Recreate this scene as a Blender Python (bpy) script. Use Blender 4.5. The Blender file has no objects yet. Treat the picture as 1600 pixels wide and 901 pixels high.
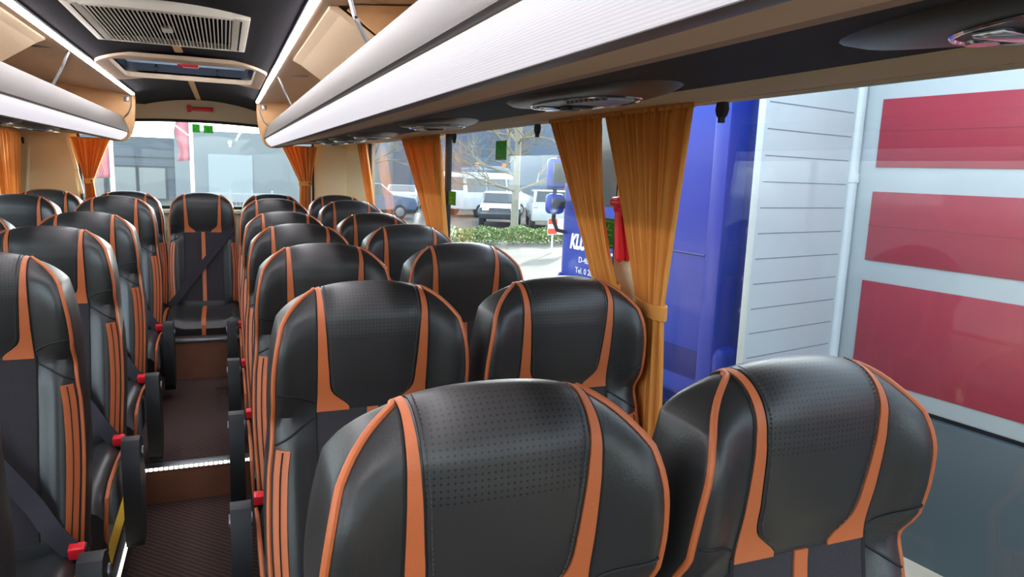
import bpy, bmesh, math, random
from mathutils import Vector, Matrix
random.seed(7)
C = bpy.context.scene.collection
SC = bpy.context.scene
PI = math.pi

# ------------------------------------------------------------------ camera, light, exposure
cd = bpy.data.cameras.new('camera')
cam = bpy.data.objects.new('camera', cd)
C.objects.link(cam)
R = Matrix(((0.92714, 0.02818, -0.37365), (-0.373, 0.16444, -0.91314), (0.03571, 0.98598, 0.16297)))
cam.matrix_world = R.to_4x4()
cd.sensor_width = 36.0
cd.lens = 1101.9 / 1600 * 36.0
cd.clip_start = 0.02
cd.clip_end = 400
SC.camera = cam

SC.view_settings.view_transform = 'Standard'
SC.view_settings.look = 'None'
SC.view_settings.gamma = 1
SC.view_settings.use_curve_mapping = False
SC.view_settings.exposure = 1.7

SUN_EL = math.radians(17)
SUN_DIR = Vector((0.62 * math.cos(SUN_EL), 0.785 * math.cos(SUN_EL), math.sin(SUN_EL)))
W = bpy.data.worlds.new('sky')
SC.world = W
W.use_nodes = True
wn = W.node_tree
wn.nodes.clear()
sky = wn.nodes.new('ShaderNodeTexSky')
sky.sky_type = 'NISHITA'
sky.sun_disc = False
sky.sun_elevation = SUN_EL
sky.sun_rotation = math.atan2(SUN_DIR.x, SUN_DIR.y)
sky.dust_density = 2.0
bg = wn.nodes.new('ShaderNodeBackground')
bg.inputs['Strength'].default_value = 0.50
wo = wn.nodes.new('ShaderNodeOutputWorld')
hs = wn.nodes.new('ShaderNodeHueSaturation')
hs.inputs['Saturation'].default_value = 0.32
wn.links.new(sky.outputs[0], hs.inputs['Color'])
wn.links.new(hs.outputs[0], bg.inputs[0])
wn.links.new(bg.outputs[0], wo.inputs[0])

sd = bpy.data.lights.new('sun', 'SUN')
sd.energy = 3.3
sd.color = (1.0, 0.9, 0.75)
sd.angle = math.radians(0.6)
sun = bpy.data.objects.new('sun', sd)
C.objects.link(sun)
sun.rotation_euler = SUN_DIR.to_track_quat('Z', 'Y').to_euler()

LED_POWER = 20.0
PANEL_POWER = 0.22
cy = SC.cycles
cy.use_denoising = True
cy.max_bounces = 10
cy.transparent_max_bounces = 24
cy.sample_clamp_indirect = 6
cy.caustics_reflective = False
cy.caustics_refractive = False

# ------------------------------------------------------------------ materials
def srgb(r, g, b):
    f = lambda c: (c / 255 / 12.92) if c / 255 <= 0.04045 else ((c / 255 + 0.055) / 1.055) ** 2.4
    return (f(r), f(g), f(b), 1)

def mat(name, col, rough=0.5, metal=0.0, bump=None, var=0.0, spec=0.5, sheen=0.0, coat=0.0, emit=None):
    m = bpy.data.materials.new(name)
    m.use_nodes = True
    nt = m.node_tree
    b = nt.nodes['Principled BSDF']
    col = tuple(col) + ((1,) if len(col) == 3 else ())
    b.inputs['Base Color'].default_value = col
    b.inputs['Roughness'].default_value = rough
    b.inputs['Metallic'].default_value = metal
    b.inputs['Specular IOR Level'].default_value = spec
    b.inputs['Sheen Weight'].default_value = sheen
    b.inputs['Coat Weight'].default_value = coat
    tc = nt.nodes.new('ShaderNodeTexCoord')
    if bump or var:
        n = nt.nodes.new('ShaderNodeTexNoise')
        n.inputs['Scale'].default_value = bump[0] if bump else 12
        n.inputs['Detail'].default_value = 4
        nt.links.new(tc.outputs['Object'], n.inputs['Vector'])
        if bump:
            bp = nt.nodes.new('ShaderNodeBump')
            bp.inputs['Strength'].default_value = bump[1]
            bp.inputs['Distance'].default_value = 0.004
            nt.links.new(n.outputs['Fac'], bp.inputs['Height'])
            nt.links.new(bp.outputs['Normal'], b.inputs['Normal'])
        if var:
            mx = nt.nodes.new('ShaderNodeMix')
            mx.data_type = 'RGBA'
            mx.inputs[6].default_value = tuple(c * (1 - var) for c in col[:3]) + (1,)
            mx.inputs[7].default_value = tuple(min(1, c * (1 + var)) for c in col[:3]) + (1,)
            nt.links.new(n.outputs['Fac'], mx.inputs[0])
            nt.links.new(mx.outputs[2], b.inputs['Base Color'])
    if emit:
        b.inputs['Emission Color'].default_value = tuple(emit[0]) + (1,)
        b.inputs['Emission Strength'].default_value = emit[1]
    return m

def ridged(m, axis, scale, strength, dist=0.001):
    """fine ribs: wave bump along one object axis"""
    nt = m.node_tree
    b = nt.nodes['Principled BSDF']
    tc = nt.nodes.new('ShaderNodeTexCoord')
    w = nt.nodes.new('ShaderNodeTexWave')
    w.bands_direction = axis
    w.inputs['Scale'].default_value = scale
    bp = nt.nodes.new('ShaderNodeBump')
    bp.inputs['Strength'].default_value = strength
    bp.inputs['Distance'].default_value = dist
    nt.links.new(tc.outputs['Object'], w.inputs['Vector'])
    nt.links.new(w.outputs['Fac'], bp.inputs['Height'])
    nt.links.new(bp.outputs['Normal'], b.inputs['Normal'])
    return m

M = {}
M['leather'] = mat('black_leather', (0.024, 0.0235, 0.0235), 0.38, bump=(260, 0.10), spec=0.55)
M['orange'] = mat('orange_leather', (0.50, 0.125, 0.038), 0.5, bump=(260, 0.15))
M['suede'] = mat('dark_suede', (0.024, 0.020, 0.025), 0.9, bump=(160, 0.2), var=0.25, sheen=0.12)
M['thread'] = mat('grey_thread', (0.06, 0.055, 0.055), 0.8)
M['groove'] = mat('dark_seam', (0.006, 0.006, 0.007), 0.7)
M['plastic'] = mat('black_plastic', (0.011, 0.011, 0.013), 0.5, bump=(300, 0.08))
M['redplastic'] = mat('red_plastic', (0.78, 0.018, 0.03), 0.35)
M['belt'] = mat('belt_webbing', (0.020, 0.016, 0.024), 0.75, bump=(400, 0.2))
M['metal'] = mat('grey_metal', (0.35, 0.36, 0.38), 0.38, 0.9)
M['chrome'] = mat('chrome', (0.75, 0.76, 0.78), 0.12, 1.0)
M['tan'] = mat('tan_fabric_lining', srgb(240, 221, 184), 0.9, bump=(220, 0.25), var=0.06)
M['tanwood'] = mat('tan_board', srgb(212, 166, 116), 0.75, bump=(60, 0.1), var=0.06)
M['rackin'] = mat('rack_lining', srgb(196, 172, 146), 0.85, bump=(150, 0.15), var=0.05)
M['charcoal'] = mat('charcoal_lining', (0.020, 0.0175, 0.0215), 0.95, bump=(250, 0.2), var=0.1, spec=0.08)
M['darkpanel'] = mat('dark_panel', (0.020, 0.018, 0.018), 0.75, bump=(200, 0.12), spec=0.25)
M['rail'] = ridged(mat('ribbed_aluminium', (0.125, 0.110, 0.098), 0.55, 0.0), 'Z', 150, 0.25)
M['railtrim'] = mat('grey_trim', (0.22, 0.20, 0.20), 0.5, 0.2)
M['carpet'] = mat('brown_carpet', (0.040, 0.018, 0.015), 0.95, bump=(300, 0.5), var=0.3)
nt_ = M['carpet'].node_tree
wv = nt_.nodes.new('ShaderNodeTexWave'); wv.bands_direction = 'DIAGONAL'; wv.inputs['Scale'].default_value = 22; wv.inputs['Distortion'].default_value = 1.2
tc_ = nt_.nodes.new('ShaderNodeTexCoord'); nt_.links.new(tc_.outputs['Object'], wv.inputs['Vector'])
mx_ = nt_.nodes.new('ShaderNodeMix'); mx_.data_type = 'RGBA'; mx_.inputs[6].default_value = (0.020, 0.010, 0.009, 1); mx_.inputs[7].default_value = (0.070, 0.032, 0.026, 1)
nt_.links.new(wv.outputs['Fac'], mx_.inputs[0]); nt_.links.new(mx_.outputs[2], nt_.nodes['Principled BSDF'].inputs['Base Color'])
M['riser'] = mat('brown_riser', (0.17, 0.062, 0.032), 0.6, var=0.25)
M['yellow'] = mat('yellow_strip', (0.72, 0.42, 0.02), 0.5)
M['gasket'] = mat('black_rubber', (0.010, 0.011, 0.012), 0.6)
M['cream'] = mat('cream_plastic_and_light_gaps', srgb(248, 240, 206), 0.5)  # ledge plastic; its pale tone also stands for daylight gaps in the corner
M['white'] = mat('white_paint', (0.78, 0.79, 0.80), 0.4)
M['led'] = mat('led_diffuser', (1, 1, 1), 0.5, emit=((0.98, 0.95, 1.0), LED_POWER))
M['panel_light'] = ridged(mat('lit_diffuser_panel', (0.55, 0.54, 0.56), 0.5, emit=((0.95, 0.92, 1.0), PANEL_POWER)), 'Z', 150, 0.3)
M['steplight'] = mat('step_led', (1, 1, 1), 0.5, emit=((1.0, 0.90, 0.74), 0.9))

# perforated leather: rows of tiny holes on the upper half of the headrest
def perforated():
    m = mat('perforated_leather', (0.018, 0.017, 0.018), 0.40, spec=0.55)
    nt = m.node_tree
    b = nt.nodes['Principled BSDF']
    uv = nt.nodes.new('ShaderNodeUVMap')
    sep = nt.nodes.new('ShaderNodeSeparateXYZ')
    nt.links.new(uv.outputs[0], sep.inputs[0])
    def math_(op, a, bv=None):
        n = nt.nodes.new('ShaderNodeMath')
        n.operation = op
        for i, v in enumerate((a, bv)):
            if v is None: continue
            if isinstance(v, (int, float)): n.inputs[i].default_value = v
            else: nt.links.new(v, n.inputs[i])
        return n.outputs[0]
    def cell(o):
        return math_('POWER', math_('SUBTRACT', math_('FRACT', math_('MULTIPLY', o, 135.0)), 0.5), 2.0)
    d = math_('ADD', cell(sep.outputs[0]), cell(sep.outputs[1]))
    dot = math_('LESS_THAN', d, 0.035)
    up = math_('GREATER_THAN', sep.outputs[1], 0.615)
    hole = math_('MULTIPLY', dot, up)
    mx = nt.nodes.new('ShaderNodeMix')
    mx.data_type = 'RGBA'
    mx.inputs[6].default_value = (0.027, 0.0255, 0.026, 1)
    mx.inputs[7].default_value = (0.002, 0.002, 0.002, 1)
    nt.links.new(hole, mx.inputs[0])
    nt.links.new(mx.outputs[2], b.inputs['Base Color'])
    n = nt.nodes.new('ShaderNodeTexNoise')
    n.inputs['Scale'].default_value = 260
    tc = nt.nodes.new('ShaderNodeTexCoord')
    nt.links.new(tc.outputs['Object'], n.inputs['Vector'])
    h = math_('SUBTRACT', math_('MULTIPLY', n.outputs['Fac'], 0.12), hole)
    bp = nt.nodes.new('ShaderNodeBump')
    bp.inputs['Strength'].default_value = 0.5
    bp.inputs['Distance'].default_value = 0.002
    nt.links.new(h, bp.inputs['Height'])
    nt.links.new(bp.outputs['Normal'], b.inputs['Normal'])
    return m
M['perf'] = perforated()

def curtain_mat():
    m = mat('orange_curtain', (0.88, 0.37, 0.075), 0.85, bump=(500, 0.15), sheen=0.1)
    nt = m.node_tree
    b = nt.nodes['Principled BSDF']
    t = nt.nodes.new('ShaderNodeBsdfTranslucent')
    t.inputs[0].default_value = (0.70, 0.28, 0.06, 1)
    mx = nt.nodes.new('ShaderNodeMixShader')
    mx.inputs[0].default_value = 0.2
    nt.links.new(b.outputs[0], mx.inputs[1])
    nt.links.new(t.outputs[0], mx.inputs[2])
    nt.links.new(mx.outputs[0], nt.nodes['Material Output'].inputs[0])
    return m
M['curtain'] = curtain_mat()

def glass_mat(name, tint, refl=1.0, haze=0.0):
    m = bpy.data.materials.new(name)
    m.use_nodes = True
    nt = m.node_tree
    nt.nodes.clear()
    o = nt.nodes.new('ShaderNodeOutputMaterial')
    tr = nt.nodes.new('ShaderNodeBsdfTransparent')
    tr.inputs[0].default_value = tuple(tint) + (1,)
    gl = nt.nodes.new('ShaderNodeBsdfGlossy')
    gl.inputs['Roughness'].default_value = 0.02
    gl.inputs[0].default_value = (0.95, 0.97, 1, 1)
    fr = nt.nodes.new('ShaderNodeLayerWeight')      # Schlick reflectance, the same from both sides of the pane
    fr.inputs[0].default_value = 0.5
    pw = nt.nodes.new('ShaderNodeMath')
    pw.operation = 'POWER'
    pw.inputs[1].default_value = 5.0
    nt.links.new(fr.outputs['Facing'], pw.inputs[0])
    mu = nt.nodes.new('ShaderNodeMath')
    mu.operation = 'MULTIPLY_ADD'
    mu.inputs[1].default_value = 0.95 * refl
    mu.inputs[2].default_value = 0.04 * refl
    mx = nt.nodes.new('ShaderNodeMixShader')
    nt.links.new(pw.outputs[0], mu.inputs[0])
    nt.links.new(mu.outputs[0], mx.inputs[0])
    nt.links.new(tr.outputs[0], mx.inputs[1])
    nt.links.new(gl.outputs[0], mx.inputs[2])
    out = mx.outputs[0]
    if haze:
        df = nt.nodes.new('ShaderNodeBsdfDiffuse')
        df.inputs[0].default_value = (0.7, 0.75, 0.8, 1)
        tl = nt.nodes.new('ShaderNodeBsdfTranslucent')
        tl.inputs[0].default_value = (0.7, 0.78, 0.85, 1)
        ad = nt.nodes.new('ShaderNodeMixShader')
        ad.inputs[0].default_value = 0.5
        nt.links.new(df.outputs[0], ad.inputs[1]); nt.links.new(tl.outputs[0], ad.inputs[2])
        m2 = nt.nodes.new('ShaderNodeMixShader')
        m2.inputs[0].default_value = haze
        nt.links.new(out, m2.inputs[1]); nt.links.new(ad.outputs[0], m2.inputs[2])
        out = m2.outputs[0]
    nt.links.new(out, o.inputs[0])
    return m
M['glass'] = glass_mat('coach_glass', (0.86, 0.92, 0.95), 0.65, 0.008)
M['rearglass'] = glass_mat('rear_glass', (0.86, 0.93, 0.95), 0.7, 0.012)

# ------------------------------------------------------------------ mesh helpers
class G:
    """collects shapes, then links them as ONE mesh object"""
    def __init__(s):
        s.v, s.f, s.uv = [], [], None
    def add(s, vs, fs):
        o = len(s.v)
        s.v += [tuple(p) for p in vs]
        s.f += [tuple(i + o for i in f) for f in fs]
        return s
    def box(s, x0, x1, y0, y1, z0, z1, bev=0.0, seg=2, mtx=None):
        bm = bmesh.new()
        bmesh.ops.create_cube(bm, size=1)
        for v in bm.verts:
            v.co = Vector(((x0 + x1) / 2 + v.co.x * (x1 - x0), (y0 + y1) / 2 + v.co.y * (y1 - y0), (z0 + z1) / 2 + v.co.z * (z1 - z0)))
        if bev:
            bmesh.ops.bevel(bm, geom=bm.edges[:], offset=bev, segments=seg, profile=0.5, affect='EDGES')
        if mtx is not None:
            bm.transform(mtx)
        bm.verts.index_update()
        s.add([v.co for v in bm.verts], [[v.index for v in f.verts] for f in bm.faces])
        bm.free()
        return s
    def grid(s, pts, closed_u=False):
        n, k = len(pts), len(pts[0])
        vs = [p for r in pts for p in r]
        fs = []
        for i in range(n - 1):
            for j in range(k if closed_u else k - 1):
                j2 = (j + 1) % k
                fs.append((i * k + j, i * k + j2, (i + 1) * k + j2, (i + 1) * k + j))
        return s.add(vs, fs)
    def tube(s, pts, r, n=8, caps=True):
        pts = [Vector(p) for p in pts]
        rows = []
        up = None
        for i, p in enumerate(pts):
            d = (pts[min(i + 1, len(pts) - 1)] - pts[max(i - 1, 0)]).normalized()
            if up is None:
                up = d.orthogonal().normalized()
            else:
                up = (up - d * up.dot(d)).normalized()
            q = d.cross(up)
            rr = r[i] if isinstance(r, (list, tuple)) else r
            rows.append([p + (up * math.cos(2 * PI * j / n) + q * math.sin(2 * PI * j / n)) * rr for j in range(n)])
        o = len(s.v)
        s.grid(rows, True)
        if caps:
            s.f.append(tuple(o + j for j in reversed(range(n))))
            s.f.append(tuple(o + (len(pts) - 1) * n + j for j in range(n)))
        return s
    def prism(s, poly, a0, a1, fn):
        """closed 2D polygon swept between a0 and a1; fn(u, v, a) -> xyz"""
        n = len(poly)
        vs = [fn(u, v, a0) for u, v in poly] + [fn(u, v, a1) for u, v in poly]
        fs = [(i, (i + 1) % n, n + (i + 1) % n, n + i) for i in range(n)]
        fs += [tuple(reversed(range(n))), tuple(range(n, 2 * n))]
        return s.add(vs, fs)
    def mesh(s, name, m, smooth=True):
        me = bpy.data.meshes.new(name)
        me.from_pydata(s.v, [], s.f)
        bm = bmesh.new()
        bm.from_mesh(me)
        bmesh.ops.remove_doubles(bm, verts=bm.verts, dist=1e-6)
        bmesh.ops.recalc_face_normals(bm, faces=bm.faces)
        bm.to_mesh(me)
        bm.free()
        if s.uv:
            l = me.uv_layers.new(name='uv')
            for lp in me.loops:
                co = me.vertices[lp.vertex_index].co
                l.data[lp.index].uv = s.uv(co)
        me.materials.append(m)
        if smooth:
            me.shade_smooth()
            try:
                me.set_sharp_from_angle(angle=math.radians(38))
            except Exception:
                pass
        return me
    def obj(s, name, m, parent=None, smooth=True):
        return link(name, s.mesh(name, m, smooth), parent)

def link(name, me, parent=None, loc=None):
    o = bpy.data.objects.new(name, me)
    C.objects.link(o)
    if parent is not None:
        o.parent = parent
    if loc is not None:
        o.location = loc
    return o

def tag(o, label, cat, group=None, kind=None):
    o['label'] = label
    o['category'] = cat
    if group: o['group'] = group
    if kind: o['kind'] = kind
    return o

def thing(name, label, cat, loc=(0, 0, 0), rz=0.0, group=None):
    o = bpy.data.objects.new(name, None)
    o.empty_display_size = 0.1
    C.objects.link(o)
    o.location = loc
    o.rotation_euler = (0, 0, rz)
    return tag(o, label, cat, group)

def struct(o, label=None):
    o['kind'] = 'structure'
    if label: o['label'] = label
    return o

def structroot(name, label):
    o = bpy.data.objects.new(name, None)
    C.objects.link(o)
    return struct(o, label)

def lerp(a, b, t): return a + (b - a) * t

def tab(t, x):
    """smooth table lookup (Catmull-Rom through (x, y) pairs)"""
    if x <= t[0][0]: return t[0][1]
    if x >= t[-1][0]: return t[-1][1]
    for i in range(len(t) - 1):
        if t[i][0] <= x <= t[i + 1][0]:
            x0, y0 = t[i]; x1, y1 = t[i + 1]
            m0 = (t[i + 1][1] - t[i - 1][1]) / (t[i + 1][0] - t[i - 1][0]) if i > 0 else (y1 - y0) / (x1 - x0)
            m1 = (t[i + 2][1] - t[i][1]) / (t[i + 2][0] - t[i][0]) if i + 2 < len(t) else (y1 - y0) / (x1 - x0)
            h = x1 - x0; s = (x - x0) / h
            return ((2 * s ** 3 - 3 * s ** 2 + 1) * y0 + (s ** 3 - 2 * s ** 2 + s) * h * m0 + (-2 * s ** 3 + 3 * s ** 2) * y1 + (s ** 3 - s ** 2) * h * m1)

# ------------------------------------------------------------------ the coach shell
CX = -0.142                       # centre line of the coach
GX, GLX = 1.02, -1.304            # right and left window planes
Z1, Z2, Z3 = -1.45, -1.29, -1.05  # front aisle, rear aisle, rear platform
mx = lambda x: 2 * CX - x         # mirror across the centre line

f = G()
f.box(-0.36, 0.076, -2.2, 3.18, Z1 - 0.05, Z1)
f.box(-0.36, 0.076, 3.18, 4.5, Z1 - 0.05, Z2)
struct(f.obj('floor', M['carpet'], smooth=False), 'dark brown ribbed carpet on the aisle floor')
g = G()
g.box(GLX, -0.36, -2.2, 4.0, Z1 - 0.05, Z2); g.box(GLX, -0.36, 4.0, 4.5, Z1 - 0.05, Z2 + 0.028)
g.box(0.076, GX, -2.2, 4.0, Z1 - 0.05, Z2); g.box(0.076, GX, 4.0, 4.5, Z1 - 0.05, Z2 + 0.028)
g.box(GLX, GX, 4.5, 5.75, Z1 - 0.05, Z3)
struct(g.obj('floor_platform', M['carpet'], smooth=False), 'raised carpeted platforms under the seats')
g = G()
g.box(-0.36, 0.076, 3.168, 3.181, Z1, Z2 - 0.012)
struct(g.obj('trim_1', M['riser'], smooth=False), 'brown riser of the aisle step')
g = G()
g.box(-0.36, 0.076, 4.488, 4.501, Z2, Z3 - 0.012)
struct(g.obj('trim_2', M['riser'], smooth=False), 'brown riser below the rear bench')
g = G()
g.box(-0.362, 0.078, 4.475, 4.53, Z3 - 0.014, Z3 + 0.004, 0.003)
struct(g.obj('trim_3', M['metal']), 'aluminium nosing below the rear bench')

st = thing('step_light', 'lit strip of small lamps along the edge of the aisle step', 'light', (0, 3.18, Z2))
g = G(); g.box(-0.36, 0.076, -0.022, 0.035, -0.014, 0.004, 0.003); g.obj('nosing', M['metal'], st)
g = G()
for i in range(22):
    x = -0.35 + i * 0.0195
    g.box(x, x + 0.0155, -0.027, -0.019, -0.010, 0.003, 0.002, 1)
g.obj('lamp_row', M['steplight'], st)
for sgn, x, lab in ((1, -0.352, 'lit strip with yellow edge along the floor beside the left-hand seats'),):
    t = thing('floor_light', lab, 'light', (x, 0, Z2))
    g = G(); g.box(-0.012, 0.012, -0.5, 3.14, -0.02, 0.004, 0.003); g.obj('profile', M['metal'], t)
    g = G()
    for i in range(150):
        y = -0.45 + i * 0.0238
        g.box(0.010 * sgn - 0.003, 0.010 * sgn + 0.003, y, y + 0.019, -0.012, 0.006, 0.001, 1)
    g.obj('lamp_row', M['steplight'], t)
    g = G(); g.box(-0.045 if sgn > 0 else 0.018, -0.018 if sgn > 0 else 0.045, -0.5, 3.14, -0.001, 0.004); g.obj('yellow_strip', M['yellow'], t)
    g = G(); g.box(-0.13 if sgn > 0 else 0.06, -0.06 if sgn > 0 else 0.13, -0.5, 3.14, -0.001, 0.008, 0.003); g.obj('seat_rail', M['metal'], t)

# side walls below and above the windows, pillars
def wall(name, x, s, lab):
    g = G()
    a, b = sorted((x, x + s * 0.05))
    g.box(a, b, -2.2, 5.75, Z1 - 0.05, -0.72)
    g.box(a, b, -2.2, 5.75, 0.172, 0.55)
    for y0, y1 in ((-2.2, -1.3), (1.54, 1.73), (5.45, 5.75)):
        g.box(a, b, y0, y1, -0.72, 0.172)
    struct(g.obj(name, M['tan'], smooth=False), lab)
wall('wall_right', GX - 0.005, 1, 'tan lined coach wall on the right')
wall('wall_left', GLX + 0.005, -1, 'tan lined coach wall on the left')

def side_window(n, x, s, y0, y1, lab):
    r = structroot('window_%d' % n, lab)
    g = G(); g.box(x + s * 0.012 - 0.003, x + s * 0.012 + 0.003, y0, y1, -0.72, 0.175)
    g.obj('pane', M['glass'], r, False)
    g = G()
    a, b = sorted((x - s * 0.004, x + s * 0.02))
    g.box(a, b, y0 - 0.008, y0 + 0.008, -0.72, 0.172); g.box(a, b, y1 - 0.008, y1 + 0.008, -0.72, 0.172)
    g.box(a, b, y0, y1, -0.735, -0.70)
    g.obj('gasket', M['gasket'], r, False)
n = 1
for x, s, side in ((GX, 1, 'right'), (GLX, -1, 'left')):
    for (y0, y1), w in zip(((-1.3, 1.54), (1.73, 3.392), (3.408, 5.45)), ('front', 'middle', 'rear')):
        side_window(n, x, s, y0, y1, '%s window pane in the %s wall' % (w, side)); n += 1

# rear wall with its window
RY = 5.75
g = G()
g.box(GLX - 0.05, GX + 0.05, RY, RY + 0.05, Z1, -0.35)
g.box(GLX - 0.05, -0.93, RY, RY + 0.05, -0.35, 0.55)
g.box(0.64, GX + 0.05, RY, RY + 0.05, -0.35, 0.55)
arc = []
for i in range(17):
    x = lerp(-0.93, 0.64, i / 16)
    arc.append((x, 0.285 - 0.05 * ((x - CX) / 0.785) ** 2))
g.prism(arc + [(0.64, 0.55), (-0.93, 0.55)], RY, RY + 0.05, lambda u, v, a: (u, a, v))
struct(g.obj('wall_rear', M['tan'], smooth=False), 'tan lined rear wall of the coach')
r = structroot('window_7', 'rear window of the coach')
g = G(); g.box(-0.94, 0.65, RY + 0.03, RY + 0.036, -0.36, 0.30); g.obj('pane', M['rearglass'], r, False)
g = G()
g.tube([(x, RY + 0.0, z - 0.004) for x, z in arc], 0.011, 6)
g.tube([(-0.93, RY, 0.235), (-0.93, RY, -0.35)], 0.01, 6); g.tube([(0.64, RY, 0.235), (0.64, RY, -0.35)], 0.01, 6)
g.tube([(-0.93, RY, -0.345), (0.64, RY, -0.345)], 0.012, 6)
g.obj('gasket', M['gasket'], r)
g = G(); g.box(-0.95, 0.66, RY - 0.05, RY + 0.0, -0.385, -0.357, 0.006)
struct(g.obj('trim_4', M['cream']), 'cream ledge below the rear window')
# lining panels in the rear corners
g = G(); g.prism([(-1.225, 0.125), (-0.985, 0.125), (-0.94, -0.40), (-1.27, -0.40)], RY - 0.02, RY, lambda u, v, a: (u, a, v))
struct(g.obj('trim_5', M['tan'], smooth=False), 'tan panel in the rear left corner')
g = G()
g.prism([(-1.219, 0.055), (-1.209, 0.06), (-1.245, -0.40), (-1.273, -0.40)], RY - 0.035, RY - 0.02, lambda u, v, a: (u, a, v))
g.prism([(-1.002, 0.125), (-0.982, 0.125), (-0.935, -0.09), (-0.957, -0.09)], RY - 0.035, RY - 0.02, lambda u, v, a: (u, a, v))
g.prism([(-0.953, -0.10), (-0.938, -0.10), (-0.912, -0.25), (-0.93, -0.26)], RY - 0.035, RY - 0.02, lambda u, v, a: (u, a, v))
struct(g.obj('trim_6', M['cream'], smooth=False), 'pale strips painted as daylight gaps of the rear corner panel')  # daylight gaps painted as pale strips, no openings behind them
g = G()
q = [(0.90, RY), (0.93, RY - 0.05), (0.96, RY - 0.14), (1.0, RY - 0.28), (1.015, RY - 0.28), (1.015, RY)]
g.prism(q, -1.0, 0.17, lambda u, v, a: (u, v, a))
struct(g.obj('trim_7', M['tan']), 'curved tan lining of the rear right corner')

# ceiling with the hatch opening, roof above
HX0, HX1, HY0, HY1 = -0.445, 0.155, 3.37, 4.07
def ceil_z(x):
    t = (x - CX) / 0.36
    return 0.382 + 0.05 * max(0.0, 1 - t * t) if abs(t) < 1 else 0.382
xs = [lerp(-0.50, HX0, i / 3) for i in range(3)] + [lerp(HX0, HX1, i / 20) for i in range(20)] + [lerp(HX1, 0.216, i / 3) for i in range(4)]
ys = [-2.2, 0, 2, HY0, 4.0, HY1, 4.98, RY]
g = G()
for j in range(len(ys) - 1):
    for i in range(len(xs) - 1):
        xm, ym = (xs[i] + xs[i + 1]) / 2, (ys[j] + ys[j + 1]) / 2
        if HX0 < xm < HX1 and HY0 < ym < HY1: continue
        p = [(xs[i], ys[j]), (xs[i + 1], ys[j]), (xs[i + 1], ys[j + 1]), (xs[i], ys[j + 1])]
        g.add([(x, y, ceil_z(x)) for x, y in p], [(0, 1, 2, 3)])
g.box(GLX, -0.50, 4.98, RY, 0.38, 0.40); g.box(0.216, GX, 4.98, RY, 0.38, 0.40)
struct(g.obj('ceiling', M['charcoal']), 'charcoal lined ceiling above the aisle')
g = G()
for x0, x1, y0, y1 in ((GLX - 0.05, HX0, -2.2, 5.8), (HX1, GX + 0.05, -2.2, 5.8), (HX0, HX1, -2.2, HY0), (HX0, HX1, HY1, 5.8)):
    g.box(x0, x1, y0, y1, 0.55, 0.60)
struct(g.obj('ceiling_roof', M['white'], smooth=False), 'white coach roof skin')
for i, (y0, y1, zz) in enumerate(((1.4, 2.22, 0), (2.95, HY0 - 0.10, 0), (HY1 + 0.10, RY, 0))):
    g = G(); g.box(-0.172, -0.142, y0, y1, 0.4285, 0.4325)
    struct(g.obj('trim_%d' % (8 + i), M['tanwood'], smooth=False), 'narrow tan strip along the middle of the ceiling')
# front end: windscreen surround (behind the photographer)
g = G()
g.box(GLX - 0.05, GX + 0.05, -2.25, -2.2, Z1 - 0.05, -0.75); g.box(GLX - 0.05, GX + 0.05, -2.25, -2.2, 0.45, 0.6)
struct(g.obj('wall_front', M['charcoal'], smooth=False), 'front end of the coach below the windscreen')
r = structroot('window_8', 'windscreen of the coach')
g = G(); g.box(GLX, GX, -2.235, -2.229, -0.75, 0.45); g.obj('pane', M['glass'], r, False)

# ------------------------------------------------------------------ ceiling fittings
M['matte_black'] = mat('matte_black', (0.006, 0.007, 0.008), 1.0, spec=0.0)
M['acgrey'] = mat('grille_grey', srgb(214, 208, 192), 0.5)
ac = thing('air_conditioning_grille', 'cream slatted air conditioning grille on the dark ceiling', 'air vent', (0, 0, 0))
ax0, ax1, ay0, ay1, az = -0.395, 0.083, 2.27, 2.92, 0.403
g = G()
g.box(ax0, ax0 + 0.048, ay0, ay1, az, az + 0.032, 0.003); g.box(ax1 - 0.048, ax1, ay0, ay1, az, az + 0.032, 0.003)
g.box(ax0 + 0.04, ax1 - 0.04, ay0, ay0 + 0.030, az, az + 0.032, 0.003); g.box(ax0 + 0.04, ax1 - 0.04, ay1 - 0.024, ay1, az, az + 0.032, 0.003)
g.obj('frame', M['acgrey'], ac)
g = G(); g.box(ax0 + 0.01, ax1 - 0.01, ay0 + 0.01, ay1 - 0.01, az + 0.020, az + 0.026); g.obj('backing', M['matte_black'], ac, False)
g = G()
for i in range(33):
    x = lerp(ax0 + 0.054, ax1 - 0.054, i / 32)
    g.box(x - 0.0019, x + 0.0019, ay0 + 0.025, ay1 - 0.02, az + 0.001, az + 0.003)
g.obj('slats', M['acgrey'], ac, False)
g = G(); g.box(-0.172, -0.140, 2.56, 2.63, az - 0.001, az + 0.01, 0.003); g.obj('catch', M['acgrey'], ac)
for x in (ax0 + 0.022, ax1 - 0.026):
    g = G(); g.box(x, x + 0.004, ay0 + 0.03, ay1 - 0.03, az - 0.0008, az + 0.003); g.obj('seam', M['matte_black'], ac, False)

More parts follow.
